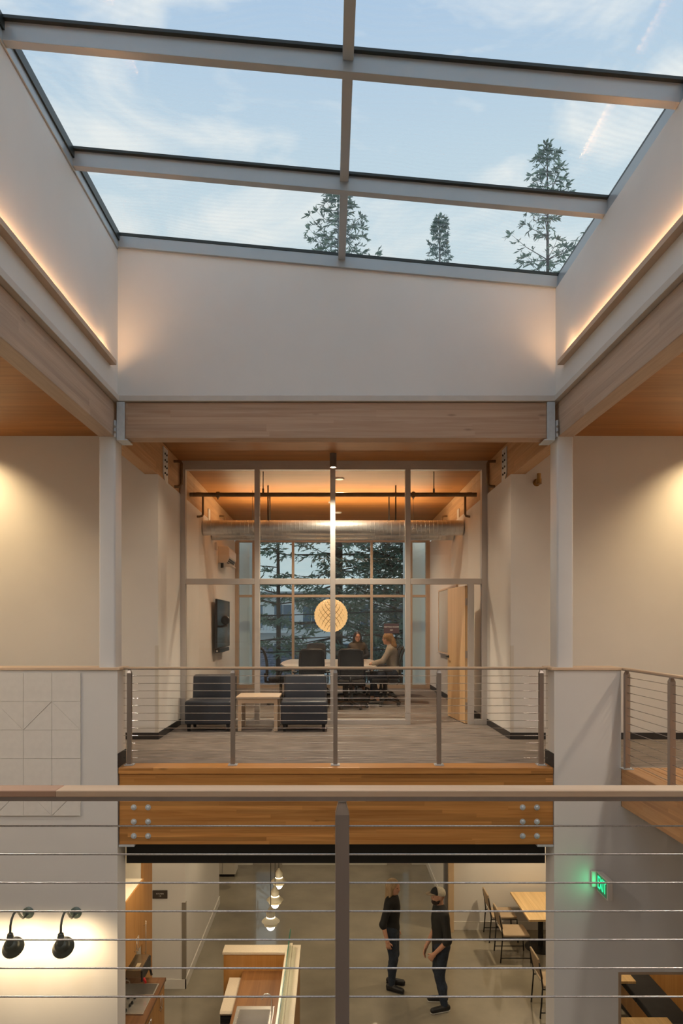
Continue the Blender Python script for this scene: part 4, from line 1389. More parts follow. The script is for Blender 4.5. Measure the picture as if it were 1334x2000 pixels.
# ------------------------------------------------------------------ service bar
QUARTZ = paint('cream_quartz', (.66, .56, .42), .3, scale=60, amount=.06)
bar = thing('service_bar', 'L-shaped amber service bar with a cream stone ledge', 'bar counter', (-.95, 8.6, LOW))
MB().box(-1.515, -.44, 9.70, 9.90, LOW + .001, -3.155).build('end_panel', CAB_W, bar, w=True, bevel=.003)
MB().box(-.615, -.44, 6.4, 9.70, LOW + .001, -3.155).build('side_panel', CAB_W, bar, w=True, bevel=.003)
MB().prism([(-1.53, 9.69), (-1.53, 9.92), (-.424, 9.92), (-.424, 6.4), (-.64, 6.4), (-.64, 9.69)], -3.155, -3.12, 'Z').build('stone_ledge', QUARTZ, bar, w=True, bevel=.003)
BX0_, BX1_, BY0_, BY1_ = -1.16, -.76, 8.05, 8.72
MB().box(-1.24, -.615, 8.745, 9.70, -3.425, -3.387).box(-1.24, BX0_ - .002, 6.4, 8.745, -3.425, -3.387).box(BX1_ + .002, -.615, 6.4, 8.745, -3.425, -3.387).box(BX0_, BX1_, 6.4, 8.03, -3.425, -3.387).build('worktop', wood('walnut_worktop', (.15, .06, .018), (.26, .12, .042), 'Y', rough=.35, knots=0, grain=.6), bar, w=True)
MB().box(-1.20, -.62, 6.4, 8.73, LOW + .1, -3.66).build('carcass', CAB_W, bar, w=True)
MB().box(-1.20, -.62, 9.36, 9.69, LOW + .1, -3.427).build('carcass', CAB_W, bar, w=True)
bs = thing('bar_sink', 'stainless sink with a gooseneck tap in the service bar', 'sink', (-.96, 8.4, -3.39))
s_ = MB()
x0, x1, y0, y1 = BX0_ - .04, BX1_ + .045, 8.04, 8.79
s_.box(x0, x1, BY1_ - .002, y1, -3.3868, -3.381).box(x0, BX0_, y0, BY1_, -3.3868, -3.381).box(BX1_, x1, y0, BY1_, -3.3868, -3.381).box(BX0_, BX1_, y0 - .01, BY0_, -3.3868, -3.381)
s_.build('rim', STAINLESS, bs, w=True, bevel=.002)
s_ = MB().box(BX0_ + .002, BX1_ - .002, BY0_, BY1_, -3.60, -3.596).box(BX0_ + .002, BX0_ + .006, BY0_, BY1_, -3.6, -3.383).box(BX1_ - .006, BX1_ - .002, BY0_, BY1_, -3.6, -3.383).box(BX0_ + .006, BX1_ - .006, BY1_ - .008, BY1_ - .004, -3.6, -3.383).box(BX0_ + .006, BX1_ - .006, BY0_ + .004, BY0_ + .008, -3.6, -3.383)
s_.build('basin', STAINLESS, bs, w=True)
MB().tube([(-.735, 8.60, -3.382), (-.735, 8.60, -3.20), (-.745, 8.60, -3.155), (-.78, 8.60, -3.125), (-.82, 8.60, -3.125), (-.855, 8.60, -3.155), (-.86, 8.60, -3.19)], .010, 10).build('tap', STAINLESS, bs, w=True, smooth=True)
gs = thing('glass_screen', 'low clear glass screen standing on the cream bar ledge', 'glass screen', (-.575, 8.9, -3.12))
MB().box(-.579, -.567, 7.2, 9.86, -3.108, -2.87).build('glass', clear_glass('screen_glass', (.86, .94, .90), gain=.5), gs, w=True)
MB().box(-.580, -.566, 7.2, 9.86, -2.87, -2.866).build('polished_edge', paint('glass_edge', (.02, .09, .06), .2, amount=.1), gs, w=True)
MB().box(-.56, -.545, 7.2, 9.95, -3.119, -3.108).box(-.585, -.56, 7.2, 9.95, -3.119, -3.1085).build('channel', QUARTZ, gs, w=True)
dw = thing('undercounter_fridge', 'small black fronted appliance with a rounded cream top under the bar worktop', 'appliance', (-1.3, 9.1, LOW))
fr_ = MB().prism([(8.78, -3.50), (8.76, -3.47), (8.79, -3.445), (8.86, -3.44), (9.62, -3.44), (9.62, -3.50)], -1.42, -1.245, 'X')
fr_.build('top', QUARTZ, dw, w=True, bevel=.004)
MB().box(-1.415, -1.25, 8.79, 9.61, LOW + .02, -3.50).build('body', BLACK, dw, w=True)
MB().box(-1.41, -1.26, 8.775, 8.79, -3.60, -3.51).build('grille', PLAST, dw, w=True)
for i in range(3):
    MB().box(-1.405, -1.265, 8.768, 8.775, -3.59 + i * .03, -3.58 + i * .03).build('slat', BLACK, dw, w=True)

lcab = thing('low_cabinet', 'low white cabinet by the back wall beyond the kitchen corner', 'cabinet', (-2.45, 15.7, LOW))
MB().box(-2.75, -2.15, 15.5, 15.95, LOW + .06, LOW + .62).build('carcass', CABW, lcab, w=True, bevel=.004)
MB().box(-2.77, -2.13, 15.48, 15.97, LOW + .62, LOW + .65).build('top_panel', CABW, lcab, w=True, bevel=.004)
MB().box(-2.72, -2.18, 15.53, 15.9, LOW + .001, LOW + .06).build('plinth', BLACK, lcab, w=True)
MB().box(-2.45, -2.447, 15.496, 15.5, LOW + .08, LOW + .60).build('door_gap', BLACK, lcab, w=True)
bn = thing('waste_bin', 'black round waste bin at the corner beyond the kitchen wall', 'bin', (-2.58, 14.9, LOW))
MB().lathe([(.10, .001), (.115, .48), (.12, .50), (.10, .50), (.09, .47)], 20).build('body', BLACK, bn, smooth='auto')

# three small pendants over the bar
PEND = paint('pendant_cream', (.74, .68, .50), .6, amount=.04)
for i, (y, lb) in enumerate(((8.55, 'cream tiered pendant lamp hanging nearest over the service bar'), (9.22, 'cream tiered pendant lamp hanging in the middle over the service bar'), (9.90, 'cream tiered pendant lamp hanging farthest over the service bar'))):
    t = thing('tiered_pendant', lb, 'pendant lamp', (-.745, y, -2.30), 0, 'tiered pendants over the bar')
    MB().lathe([(.0001, .305), (.012, .30), (.052, .235), (.056, .225), (.054, .175), (.050, .172), (.0001, .172)], 24, caps=False).build('cap', PEND, t, smooth='auto')
    MB().lathe([(.045, .164), (.054, .164), (.054, .172), (.045, .172)], 24).build('light_ring', glow('ring_glow', (1, .85, .62), 5), t, smooth='auto')
    MB().lathe([(.050, .164), (.075, .150), (.112, .118), (.114, .113), (.108, .112), (.070, .104), (.046, .100)], 28, caps=False).build('upper_dish', PEND, t, smooth='auto')
    MB().lathe([(.046, .10), (.060, .098), (.082, .092), (.088, .085), (.080, .066), (.056, .056), (.045, .056)], 28, caps=False).build('lower_dish', PEND, t, smooth='auto')
    MB().lathe([(.054, .056)] + [(.054 * math.cos(a), .056 - .056 * math.sin(a)) for a in np.linspace(.15, 1.5, 8)] + [(.0001, 0)], 20, caps=False).build('globe', glow('globe_glow', (1, .93, .80), 5), t, smooth=True)
    MB().tube([(0, 0, .30), (0, 0, 1.27)], .0045, 6).build('cord', BLACK, t)
    MB().lathe([(.04, 1.25), (.04, 1.279)], 14).build('ceiling_rose', PEND, t)
    lamp('pendant_bulb', 'POINT', (-.745, y, -2.36), 9, (1, .84, .62), size=.05, parent=t)

# ------------------------------------------------------------------ dining tables, chairs, booth
FABB = paint('tan_upholstery', (.40, .30, .20), .8, amount=.06, bump=.05, bscale=200)


def cafe_table(label, x0, x1, y0, y1):
    t = thing('cafe_table', label, 'table', ((x0 + x1) / 2, (y0 + y1) / 2, LOW), 0, 'butcher block dining tables')
    w, d = (x1 - x0) / 2, (y1 - y0) / 2
    MB().box(-w, w, -d, d, .715, .752).build('tabletop', BUTCHER, t, bevel=.004)
    MB().lathe([(.045, .04), (.045, .70), (.12, .71), (.12, .714)], 18).build('pedestal', BLACK, t, smooth='auto')
    MB().lathe([(.27, .001), (.27, .012), (.06, .04)], 28).build('base_disc', BLACK, t, smooth='auto')
    return t


cafe_table('butcher block dining table lit by a lamp in the corner behind the right pier', 3.345, 4.11, 11.50, 12.71)
cafe_table('butcher block booth table at the top of the right wall opening', 3.53, 4.26, 9.51, 10.45)
cafe_table('butcher block booth table at the bottom of the right wall opening', 3.53, 4.26, 7.75, 8.64)


def dining_chair(label):
    """faces +X"""
    t = thing('dining_chair', label, 'chair', (0, 0, 0), 0, 'tan and black dining chairs')
    s = cushion(-.21, .23, -.215, .215, .425, .468, .015, 3)
    s.build('seat', FABB, t, smooth=True)
    b = cushion(-.012, .016, -.205, .205, 0, .30, .012, 3)
    a = math.radians(-11)
    b.v = [(-.235 + x * math.cos(a) + z * math.sin(a), y, .555 - x * math.sin(a) + z * math.cos(a)) for x, y, z in b.v]
    b.build('backrest', FABB, t, smooth=True)
    for sy in (-1, 1):
        y = sy * .222
        MB().tube([(-.27, y, .001), (-.235, y, .44), (-.255, y, .62), (-.285, y, .80)], .0115, 8).build('leg', BLACK, t, smooth=True)
        MB().tube([(.245, y, .001), (.225, y, .43)], .0115, 8).build('leg', BLACK, t, smooth=True)
        MB().tube([(-.237, y, .42), (.225, y, .42)], .010, 8).build('side_rail', BLACK, t, smooth=True)
        MB().tube([(-.264, y, .08), (.242, y, .08)], .008, 8).build('side_rail', BLACK, t, smooth=True)
    MB().tube([(-.237, -.222, .50), (-.237, .222, .50)], .007, 8).build('back_rail', STAINLESS, t, smooth=True)
    return t


DC = [(3.13, 12.50, 0, 'tan dining chair with black legs, nearest to the back wall at the lit table'),
      (3.15, 11.77, 0, 'tan dining chair with black legs at the near corner of the lit table'),
      (3.32, 10.14, 0, 'tan dining chair half hidden behind the edge of the right pier'),
      (4.40, 12.45, PI, 'tan dining chair on the far side of the lit table by the wall'),
      (4.40, 11.80, PI, 'tan dining chair on the far side of the lit table, near end')]
dc = dining_chair(DC[0][3])
dc.location = (DC[0][0], DC[0][1], LOW)
for x, y, r, lb in DC[1:]:
    copy_tree(dc, (x, y, LOW), r, lb)

bt = thing('booth_bench', 'black upholstered booth bench with an orange wood back', 'bench', (4.6, 9.2, LOW))
MB().box(4.32, 4.80, 7.62, 10.6, LOW + .10, -3.80).build('bench_base', CAB_W, bt, w=True, bevel=.004)
MB().box(4.36, 4.78, 7.62, 10.6, LOW + .001, LOW + .10).build('plinth', BLACK, bt, w=True)
for i in range(3):
    cushion(4.30, 4.77, 7.63 + i * .99, 8.61 + i * .99, -3.80, -3.70, .02).build('seat_cushion', SEATF, bt, w=True, smooth=True)
MB().box(4.77, 4.84, 7.62, 10.6, -3.80, -2.6).build('back_panel', CAB_W, bt, w=True, bevel=.004)

# ------------------------------------------------------------------ people: one smooth surface from rounded bones
def sdf_surface(prims, h, cuts=(), pad=.06):
    """prims: ('c', a, b, ra, rb, k) tapered capsule or ('e', centre, radii, rotz, k) ellipsoid, blended with radius k"""
    lo = np.array([1e9] * 3)
    hi = -lo
    for p in prims:
        if p[0] == 'c':
            for q, r in ((p[1], p[3]), (p[2], p[4])):
                lo = np.minimum(lo, np.array(q) - r); hi = np.maximum(hi, np.array(q) + r)
        else:
            r = max(p[2]); lo = np.minimum(lo, np.array(p[1]) - r); hi = np.maximum(hi, np.array(p[1]) + r)
    lo -= pad; hi += pad
    n = np.ceil((hi - lo) / h).astype(int) + 1
    Fd = np.full(n, 1.0, dtype=np.float32)
    ax = [lo[i] + h * np.arange(n[i], dtype=np.float32) for i in range(3)]
    for p in prims:
        k = p[-1]
        if p[0] == 'c':
            a, b = np.array(p[1], float), np.array(p[2], float)
            r = max(p[3], p[4])
            bl, bh = np.minimum(a, b) - r, np.maximum(a, b) + r
        else:
            a = np.array(p[1], float); r = max(p[2]); bl, bh = a - r, a + r
        mrg = max(.05, k * 1.5)
        i0 = np.maximum(np.floor((bl - mrg - lo) / h).astype(int), 0)
        i1 = np.minimum(np.ceil((bh + mrg - lo) / h).astype(int) + 1, n)
        X = ax[0][i0[0]:i1[0], None, None]; Y = ax[1][None, i0[1]:i1[1], None]; Z = ax[2][None, None, i0[2]:i1[2]]
        if p[0] == 'c':
            d = b - a
            L2 = max(float(d @ d), 1e-9)
            t = np.clip(((X - a[0]) * d[0] + (Y - a[1]) * d[1] + (Z - a[2]) * d[2]) / L2, 0, 1)
            f = np.sqrt((X - a[0] - t * d[0]) ** 2 + (Y - a[1] - t * d[1]) ** 2 + (Z - a[2] - t * d[2]) ** 2) - (p[3] + t * (p[4] - p[3]))
        else:
            c, s = math.cos(p[3]), math.sin(p[3])
            dx, dy, dz = X - a[0], Y - a[1], Z - a[2]
            u, v = dx * c + dy * s, -dx * s + dy * c
            R = p[2]
            q = np.sqrt((u / R[0]) ** 2 + (v / R[1]) ** 2 + (dz / R[2]) ** 2)
            q2 = np.sqrt((u / R[0] ** 2) ** 2 + (v / R[1] ** 2) ** 2 + (dz / R[2] ** 2) ** 2) + 1e-9
            f = q * (q - 1) / q2
        sl = Fd[i0[0]:i1[0], i0[1]:i1[1], i0[2]:i1[2]]
        if k > 1e-5:
            e = np.maximum(k - np.abs(sl - f), 0) / k
            sl[...] = np.minimum(sl, f) - e * e * k / 4
        else:
            sl[...] = np.minimum(sl, f)
    for q, nrm in cuts:
        d = (ax[0][:, None, None] - q[0]) * nrm[0] + (ax[1][None, :, None] - q[1]) * nrm[1] + (ax[2][None, None, :] - q[2]) * nrm[2]
        Fd = np.maximum(Fd, d)
    # surface nets
    s = Fd < 0
    c8 = np.zeros(np.array(n) - 1, np.int8)
    for i in (0, 1):
        for j in (0, 1):
            for k in (0, 1):
                c8 += s[i:n[0] - 1 + i, j:n[1] - 1 + j, k:n[2] - 1 + k]
    mask = (c8 > 0) & (c8 < 8)
    cells = np.argwhere(mask)
    idx = np.full(mask.shape, -1, np.int64)
    idx[mask] = np.arange(len(cells))
    acc = np.zeros((len(cells), 3)); cnt = np.zeros(len(cells))
    cor = [(i, j, k) for i in (0, 1) for j in (0, 1) for k in (0, 1)]
    for a in cor:
        for axis in range(3):
            if a[axis]: continue
            b = list(a); b[axis] = 1
            fa = Fd[cells[:, 0] + a[0], cells[:, 1] + a[1], cells[:, 2] + a[2]]
            fb = Fd[cells[:, 0] + b[0], cells[:, 1] + b[1], cells[:, 2] + b[2]]
            x = (fa < 0) != (fb < 0)
            t = np.where(x, fa / np.where(x, fa - fb, 1), 0)
            for i in range(3):
                acc[:, i] += np.where(x, a[i] + (t if i == axis else 0), 0)
            cnt += x
    V = lo + h * (cells + acc / np.maximum(cnt, 1)[:, None])
    faces = []
    for axis in range(3):
        o1, o2 = [(1, 2), (2, 0), (0, 1)][axis]
        sh = [slice(None)] * 3; sh2 = [slice(None)] * 3
        sh[axis] = slice(0, -1); sh2[axis] = slice(1, None)
        A, B = s[tuple(sh)], s[tuple(sh2)]
        for flip, M_ in ((False, A & ~B), (True, ~A & B)):
            e = np.argwhere(M_)
            if not len(e): continue
            e = e[(e[:, o1] > 0) & (e[:, o2] > 0) & (e[:, o1] < n[o1] - 1) & (e[:, o2] < n[o2] - 1)]
            def ci(d1, d2):
                g = e.copy(); g[:, o1] -= d1; g[:, o2] -= d2
                return idx[g[:, 0], g[:, 1], g[:, 2]]
            q = np.stack([ci(1, 1), ci(0, 1), ci(0, 0), ci(1, 0)], 1)
            if flip: q = q[:, ::-1]
            faces.append(q)
    return V, np.concatenate(faces)


def sdf_part(name, prims, mat, parent, h=.007, cuts=()):
    V, Q = sdf_surface(prims, h, cuts)
    me = bpy.data.meshes.new(name)
    me.from_pydata(V.tolist(), [], Q.tolist())
    me.update()
    me.polygons.foreach_set('use_smooth', [True] * len(me.polygons))
    me.materials.append(mat)
    o = bpy.data.objects.new(name, me)
    COL.objects.link(o)
    o.parent = parent
    return o


def vec(*a): return np.array(a, float)


def hand(w, d, up, side, s=1.0, curl=.5, k=.007):
    """palm and five fingers: w wrist, d pointing along the hand, up = back of the hand, side = thumb side"""
    d = d / np.linalg.norm(d)
    up = up - d * (up @ d); up /= np.linalg.norm(up)
    th = np.cross(up, d) * side
    P = []
    kn = w + d * .085 * s
    for o_ in (-.022, .022):
        P.append(('c', w + th * o_ * .7 * s, kn + th * o_ * 1.1 * s, .017 * s, .0165 * s, .02))
    P.append(('c', w, kn, .017 * s, .018 * s, .02))
    for o_, L_ in ((.034, .072), (.012, .080), (-.011, .075), (-.033, .058)):
        b = kn + th * o_ * s
        fan = d + th * o_ * 2.2
        fan /= np.linalg.norm(fan)
        m_ = b + (fan * math.cos(curl * .5) - up * math.sin(curl * .5)) * L_ * .5 * s
        e_ = m_ + (fan * math.cos(curl * 1.5) - up * math.sin(curl * 1.5)) * L_ * .5 * s
        P.append(('c', b, m_, .0095 * s, .0088 * s, k)); P.append(('c', m_, e_, .0088 * s, .0078 * s, k))
    b = w + d * .03 * s + th * .028 * s
    m_ = b + (d * .7 + th * .7) * .042 * s - up * .006
    e_ = m_ + (d * .95 + th * .25) * .034 * s - up * .010
    P.append(('c', b, m_, .0125 * s, .0105 * s, k)); P.append(('c', m_, e_, .0105 * s, .0088 * s, k))
    return P


def head_prims(c, f, fem=False, s=1.0):
    """c centre of the head, f unit facing direction (horizontal); returns skin primitives"""
    f = f / np.linalg.norm(f)
    a = math.atan2(f[1], f[0])
    l = vec(-f[1], f[0], 0)
    z = vec(0, 0, 1)
    P = [('e', c + z * .02 * s, (.098 * s, .076 * s, .098 * s), a, .02),
         ('e', c + f * .022 * s - z * .045 * s, (.066 * s, .056 * s, .075 * s), a, .03),
         ('c', c + f * .062 * s - z * .092 * s, c + f * .055 * s - z * .088 * s, .022 * s, .022 * s, .025),
         ('c', c + f * .092 * s + z * .012 * s, c + f * .108 * s - z * .028 * s, .010 * s, .014 * s, .012),
         ('c', c + f * .080 * s + l * .03 * s + z * .022 * s, c + f * .080 * s - l * .03 * s + z * .022 * s, .012 * s, .012 * s, .014),
         ('c', c + f * .084 * s + l * .016 * s - z * .058 * s, c + f * .084 * s - l * .016 * s - z * .058 * s, .009 * s, .009 * s, .010)]
    for q in (-1, 1):
        P.append(('e', c + l * q * .077 * s - f * .005 * s - z * .012 * s, (.018 * s, .009 * s, .030 * s), a, .008))
    return P


SKIN = paint('skin', (.55, .30, .20), .5, amount=.04)
DARK_EYE = paint('eye_dark', (.02, .015, .012), .2, amount=.05)
LIP = paint('lip', (.42, .14, .12), .4, amount=.03)
DENIM = paint('dark_denim', (.020, .030, .050), .85, scale=30, amount=.25)
SHOE = paint('black_leather', (.012, .012, .013), .45, amount=.1)
SOLE = paint('pale_sole', (.55, .52, .46), .6, amount=.03)


def face_bits(c, f, t, s=1.0, lips=True):
    f = f / np.linalg.norm(f)
    l = vec(-f[1], f[0], 0); z = vec(0, 0, 1)
    e = sdf_part('eyes', [('c', c + f * .083 * s + l * q * .031 * s + z * .002 * s, c + f * .083 * s + l * q * .033 * s + z * .002 * s, .0085 * s, .0085 * s, 0) for q in (-1, 1)], DARK_EYE, t, .003)
    e['kind'] = 'stuff'
    if lips:
        sdf_part('lips', [('c', c + f * .0885 * s + l * .014 * s - z * .058 * s, c + f * .0885 * s - l * .014 * s - z * .058 * s, .0075 * s, .0075 * s, 0)], LIP, t, .003)


def limb(P, pts, rs, k=.03):
    for i in range(len(pts) - 1):
        P.append(('c', pts[i], pts[i + 1], rs[i], rs[i + 1], k))


def mir(p): return vec(p[0], -p[1], p[2])


def torso(zp, lean=0.0, s=1.0, inf=0.0, fem=False):
    """pelvis height zp; lean forward per metre"""
    L_ = lambda z: lean * (z - zp)
    w = .93 if fem else 1.0
    return [('e', vec(-.005, 0, zp), (.115 * s + inf, .165 * s + inf, .13 * s + inf), 0, .05),
            ('e', vec(L_(zp + .17 * s), 0, zp + .17 * s), (.105 * s + inf, .140 * w * s + inf, .17 * s + inf), 0, .06),
            ('e', vec(L_(zp + .34 * s), 0, zp + .34 * s), (.118 * s + inf, .165 * w * s + inf, .19 * s + inf), 0, .06),
            ('c', vec(L_(zp + .455 * s) - .005, .135 * w * s, zp + .455 * s), vec(L_(zp + .455 * s) - .005, -.135 * w * s, zp + .455 * s), .060 * s + inf, .060 * s + inf, .06)]


# ---- standing man, facing -Y in his own frame's +X
def standing(label, loc, rz, H, fem, top_mat, sleeve, wristL, wristR, elbL, elbR, handcfg, headdir, shoe_mat, stance):
    s = H / 1.75
    t = thing('person', label, 'person', loc, rz)
    zp = .955 * s
    sh = vec(-.005, .185 * s * (.93 if fem else 1), zp + .455 * s)
    hc = vec(.035 * s, 0, 1.635 * s)
    up = torso(zp, .02, s, 0, fem)
    neck = [('c', vec(0, 0, zp + .46 * s), vec(.02 * s, 0, hc[2] - .06 * s), .058 * s, .052 * s, .03)]
    arms = []
    limb(arms, [sh, elbL, wristL], [.048 * s, .040 * s, .027 * s])
    limb(arms, [mir(sh), elbR, wristR], [.048 * s, .040 * s, .027 * s])
    (hipL, kneeL, ankL, toeL), (hipR, kneeR, ankR, toeR) = stance
    legs = []
    for h_, k_, a_, o_ in ((hipL, kneeL, ankL, toeL), (hipR, kneeR, ankR, toeR)):
        limb(legs, [h_, k_], [.092 * s, .058 * s], .04); limb(legs, [k_, k_ * .62 + a_ * .38 + vec(-.012, 0, 0), a_], [.056 * s, .058 * s, .038 * s], .03)
    feet = []
    for a_, o_ in ((ankL, toeL), (ankR, toeR)):
        hl = vec(a_[0] - .04, a_[1], .04); feet.append(('c', vec(hl[0], hl[1], .042), vec(o_[0], o_[1], .034), .038, .033, .02)); feet.append(('c', a_, vec(a_[0], a_[1], .05), .038, .04, .02))
    hands = hand(wristL, *handcfg[0]) + hand(wristR, *handcfg[1])
    sdf_part('body', up + neck + head_prims(hc, headdir, fem, s) + arms + legs + feet + hands, SKIN, t, .0062)
    # clothes
    inf = .016
    def infl(P, d): return [(p[:3] + (p[3] + d, p[4] + d, p[5])) if p[0] == 'c' else ('e', p[1], tuple(r + d for r in p[2]), p[3], p[4]) for p in P]
    jl = infl(up, inf)
    sl = []
    for S_, E_, W_ in ((sh, elbL, wristL), (mir(sh), elbR, wristR)):
        limb(sl, [S_, E_, E_ + (W_ - E_) * sleeve], [.048 * s + inf, .040 * s + inf, .040 * s + inf - .010 * sleeve])
    hem = zp - .10 * s
    collar = [('c', vec(0, 0, zp + .49 * s), vec(.012, 0, zp + .535 * s), .064 * s, .060 * s, .02)]
    sdf_part('jacket', jl + sl + collar, top_mat, t, .0075, cuts=[(vec(0, 0, hem), vec(0, 0, -1))])
    tr = infl([up[0]] + legs, .013)
    sdf_part('trousers', tr, DENIM, t, .0075, cuts=[(vec(0, 0, .075), vec(0, 0, -1)), (vec(0, 0, zp + .10), vec(0, 0, 1))])
    for a_, o_ in ((ankL, toeL), (ankR, toeR)):
        P = [('c', vec(a_[0] - .045, a_[1], .052), vec(o_[0] + .005, o_[1], .044), .047, .041, .02), ('c', vec(a_[0], a_[1], .10), vec(a_[0], a_[1], .06), .046, .047, .02)]
        so = sdf_part('shoe', P, shoe_mat, t, .0065, cuts=[(vec(0, 0, .012), vec(0, 0, -1))])
        P2 = [('c', vec(a_[0] - .045, a_[1], .03), vec(o_[0] + .005, o_[1], .03), .049, .043, .02)]
        sdf_part('sole', P2, SOLE if not fem else shoe_mat, so, .0065, cuts=[(vec(0, 0, .0015), vec(0, 0, -1)), (vec(0, 0, .016), vec(0, 0, 1))])
    face_bits(hc, headdir, t, s, lips=fem)
    return t, hc, s, headdir / np.linalg.norm(headdir)


# man in a cap: faces -X in the room (rz = pi), his left side towards the camera
man, hc, s, f = standing('bearded man in a cap, black jacket and jeans standing with hands before him', (1.655, 10.22, LOW), PI + .12, 1.78, False,
                         paint('black_jacket', (.016, .016, .015), .7, amount=.2), .12,
                         vec(.15, .15, .86), vec(.20, -.10, .87), vec(-.03, .255, 1.10), vec(.0, -.25, 1.11),
                         ((vec(.40, -.45, -.8), vec(.6, .75, .1), -1, 1.0, .5), (vec(.40, .40, -.8), vec(.7, -.6, .2), 1, 1.0, .5)),
                         vec(1, .05, 0), SHOE,
                         ((vec(0, .095, .93), vec(.05, .105, .51), vec(-.02, .11, .09), vec(.16, .16, .03)), (vec(0, -.095, .93), vec(.02, -.12, .51), vec(-.06, -.13, .09), vec(.12, -.17, .03))))
z = vec(0, 0, 1)
l = vec(-f[1], f[0], 0)
a_ = math.atan2(f[1], f[0])
sdf_part('beard', [('e', hc + f * .040 - z * .078, (.062, .056, .050), a_, .02), ('c', hc + f * .075 - z * .088 + l * .02, hc + f * .075 - z * .088 - l * .02, .028, .028, .02), ('c', hc + l * .066 - z * .03, hc + f * .03 + l * .05 - z * .08, .012, .02, .02), ('c', hc - l * .066 - z * .03, hc + f * .03 - l * .05 - z * .08, .012, .02, .02)],
         paint('dark_beard', (.03, .018, .012), .8, amount=.3), man, .006, cuts=[(hc - z * .045, z)])
cap = sdf_part('cap', [('e', hc + z * .038 - f * .002, (.108, .087, .098), a_, .01)], paint('cap_mesh', (.60, .56, .46), .8, scale=70, amount=.15), man, .006, cuts=[(hc + z * .022, -z * .97 + f * .25)])
sdf_part('cap_front', [('e', hc + z * .042 + f * .012, (.110, .088, .100), a_, .01)], paint('cap_black', (.015, .015, .016), .7, amount=.1), cap, .006, cuts=[(hc + z * .035, -z * .97), (hc + f * .035, -f)])
sdf_part('brim', [('e', hc + z * .040 + f * .125, (.075, .075, .012), a_, .004), ('e', hc + z * .044 + f * .08, (.05, .078, .014), a_, .004)], paint('cap_brim', (.30, .24, .17), .7, amount=.1), cap, .006)

# woman with long grey blonde hair
woman, hc, s, f = standing('woman with long fair hair, black jacket and jeans standing opposite the man in the cap', (.97, 10.80, LOW), -.35, 1.69, True,
                           paint('black_cardigan', (.010, .010, .011), .8, amount=.2), .10,
                           vec(.02, .24, .82), vec(.0, -.255, .82), vec(-.05, .24, 1.06), vec(-.07, -.25, 1.07),
                           ((vec(.2, -.05, -1), vec(0, 1, .1), -1, .92, .5), (vec(.2, .05, -1), vec(0, -1, .1), 1, .92, .5)),
                           vec(1, -.25, 0), SHOE,
                           ((vec(0, .09, .90), vec(.03, .085, .49), vec(-.02, .08, .085), vec(.15, .10, .03)), (vec(0, -.09, .90), vec(.06, -.10, .49), vec(.03, -.11, .085), vec(.20, -.15, .03))))
l = vec(-f[1], f[0], 0)
a_ = math.atan2(f[1], f[0])
FAIR = paint('fair_hair', (.36, .25, .14), .6, scale=30, amount=.35, stretch=(4, 4, .3))
sdf_part('hair', [('e', hc + z * .035 - f * .018, (.105, .092, .098), a_, .02), ('c', hc - f * .065 + z * .0, hc - f * .095 - z * .26, .075, .060, .04), ('c', hc + l * .070 - f * .015, hc + l * .085 - f * .005 - z * .25, .036, .030, .03), ('c', hc - l * .070 - f * .015, hc - l * .085 - f * .005 - z * .25, .036, .030, .03)],
         FAIR, woman, .0065, cuts=[(hc + f * .066, f * .9 - z * .45)])


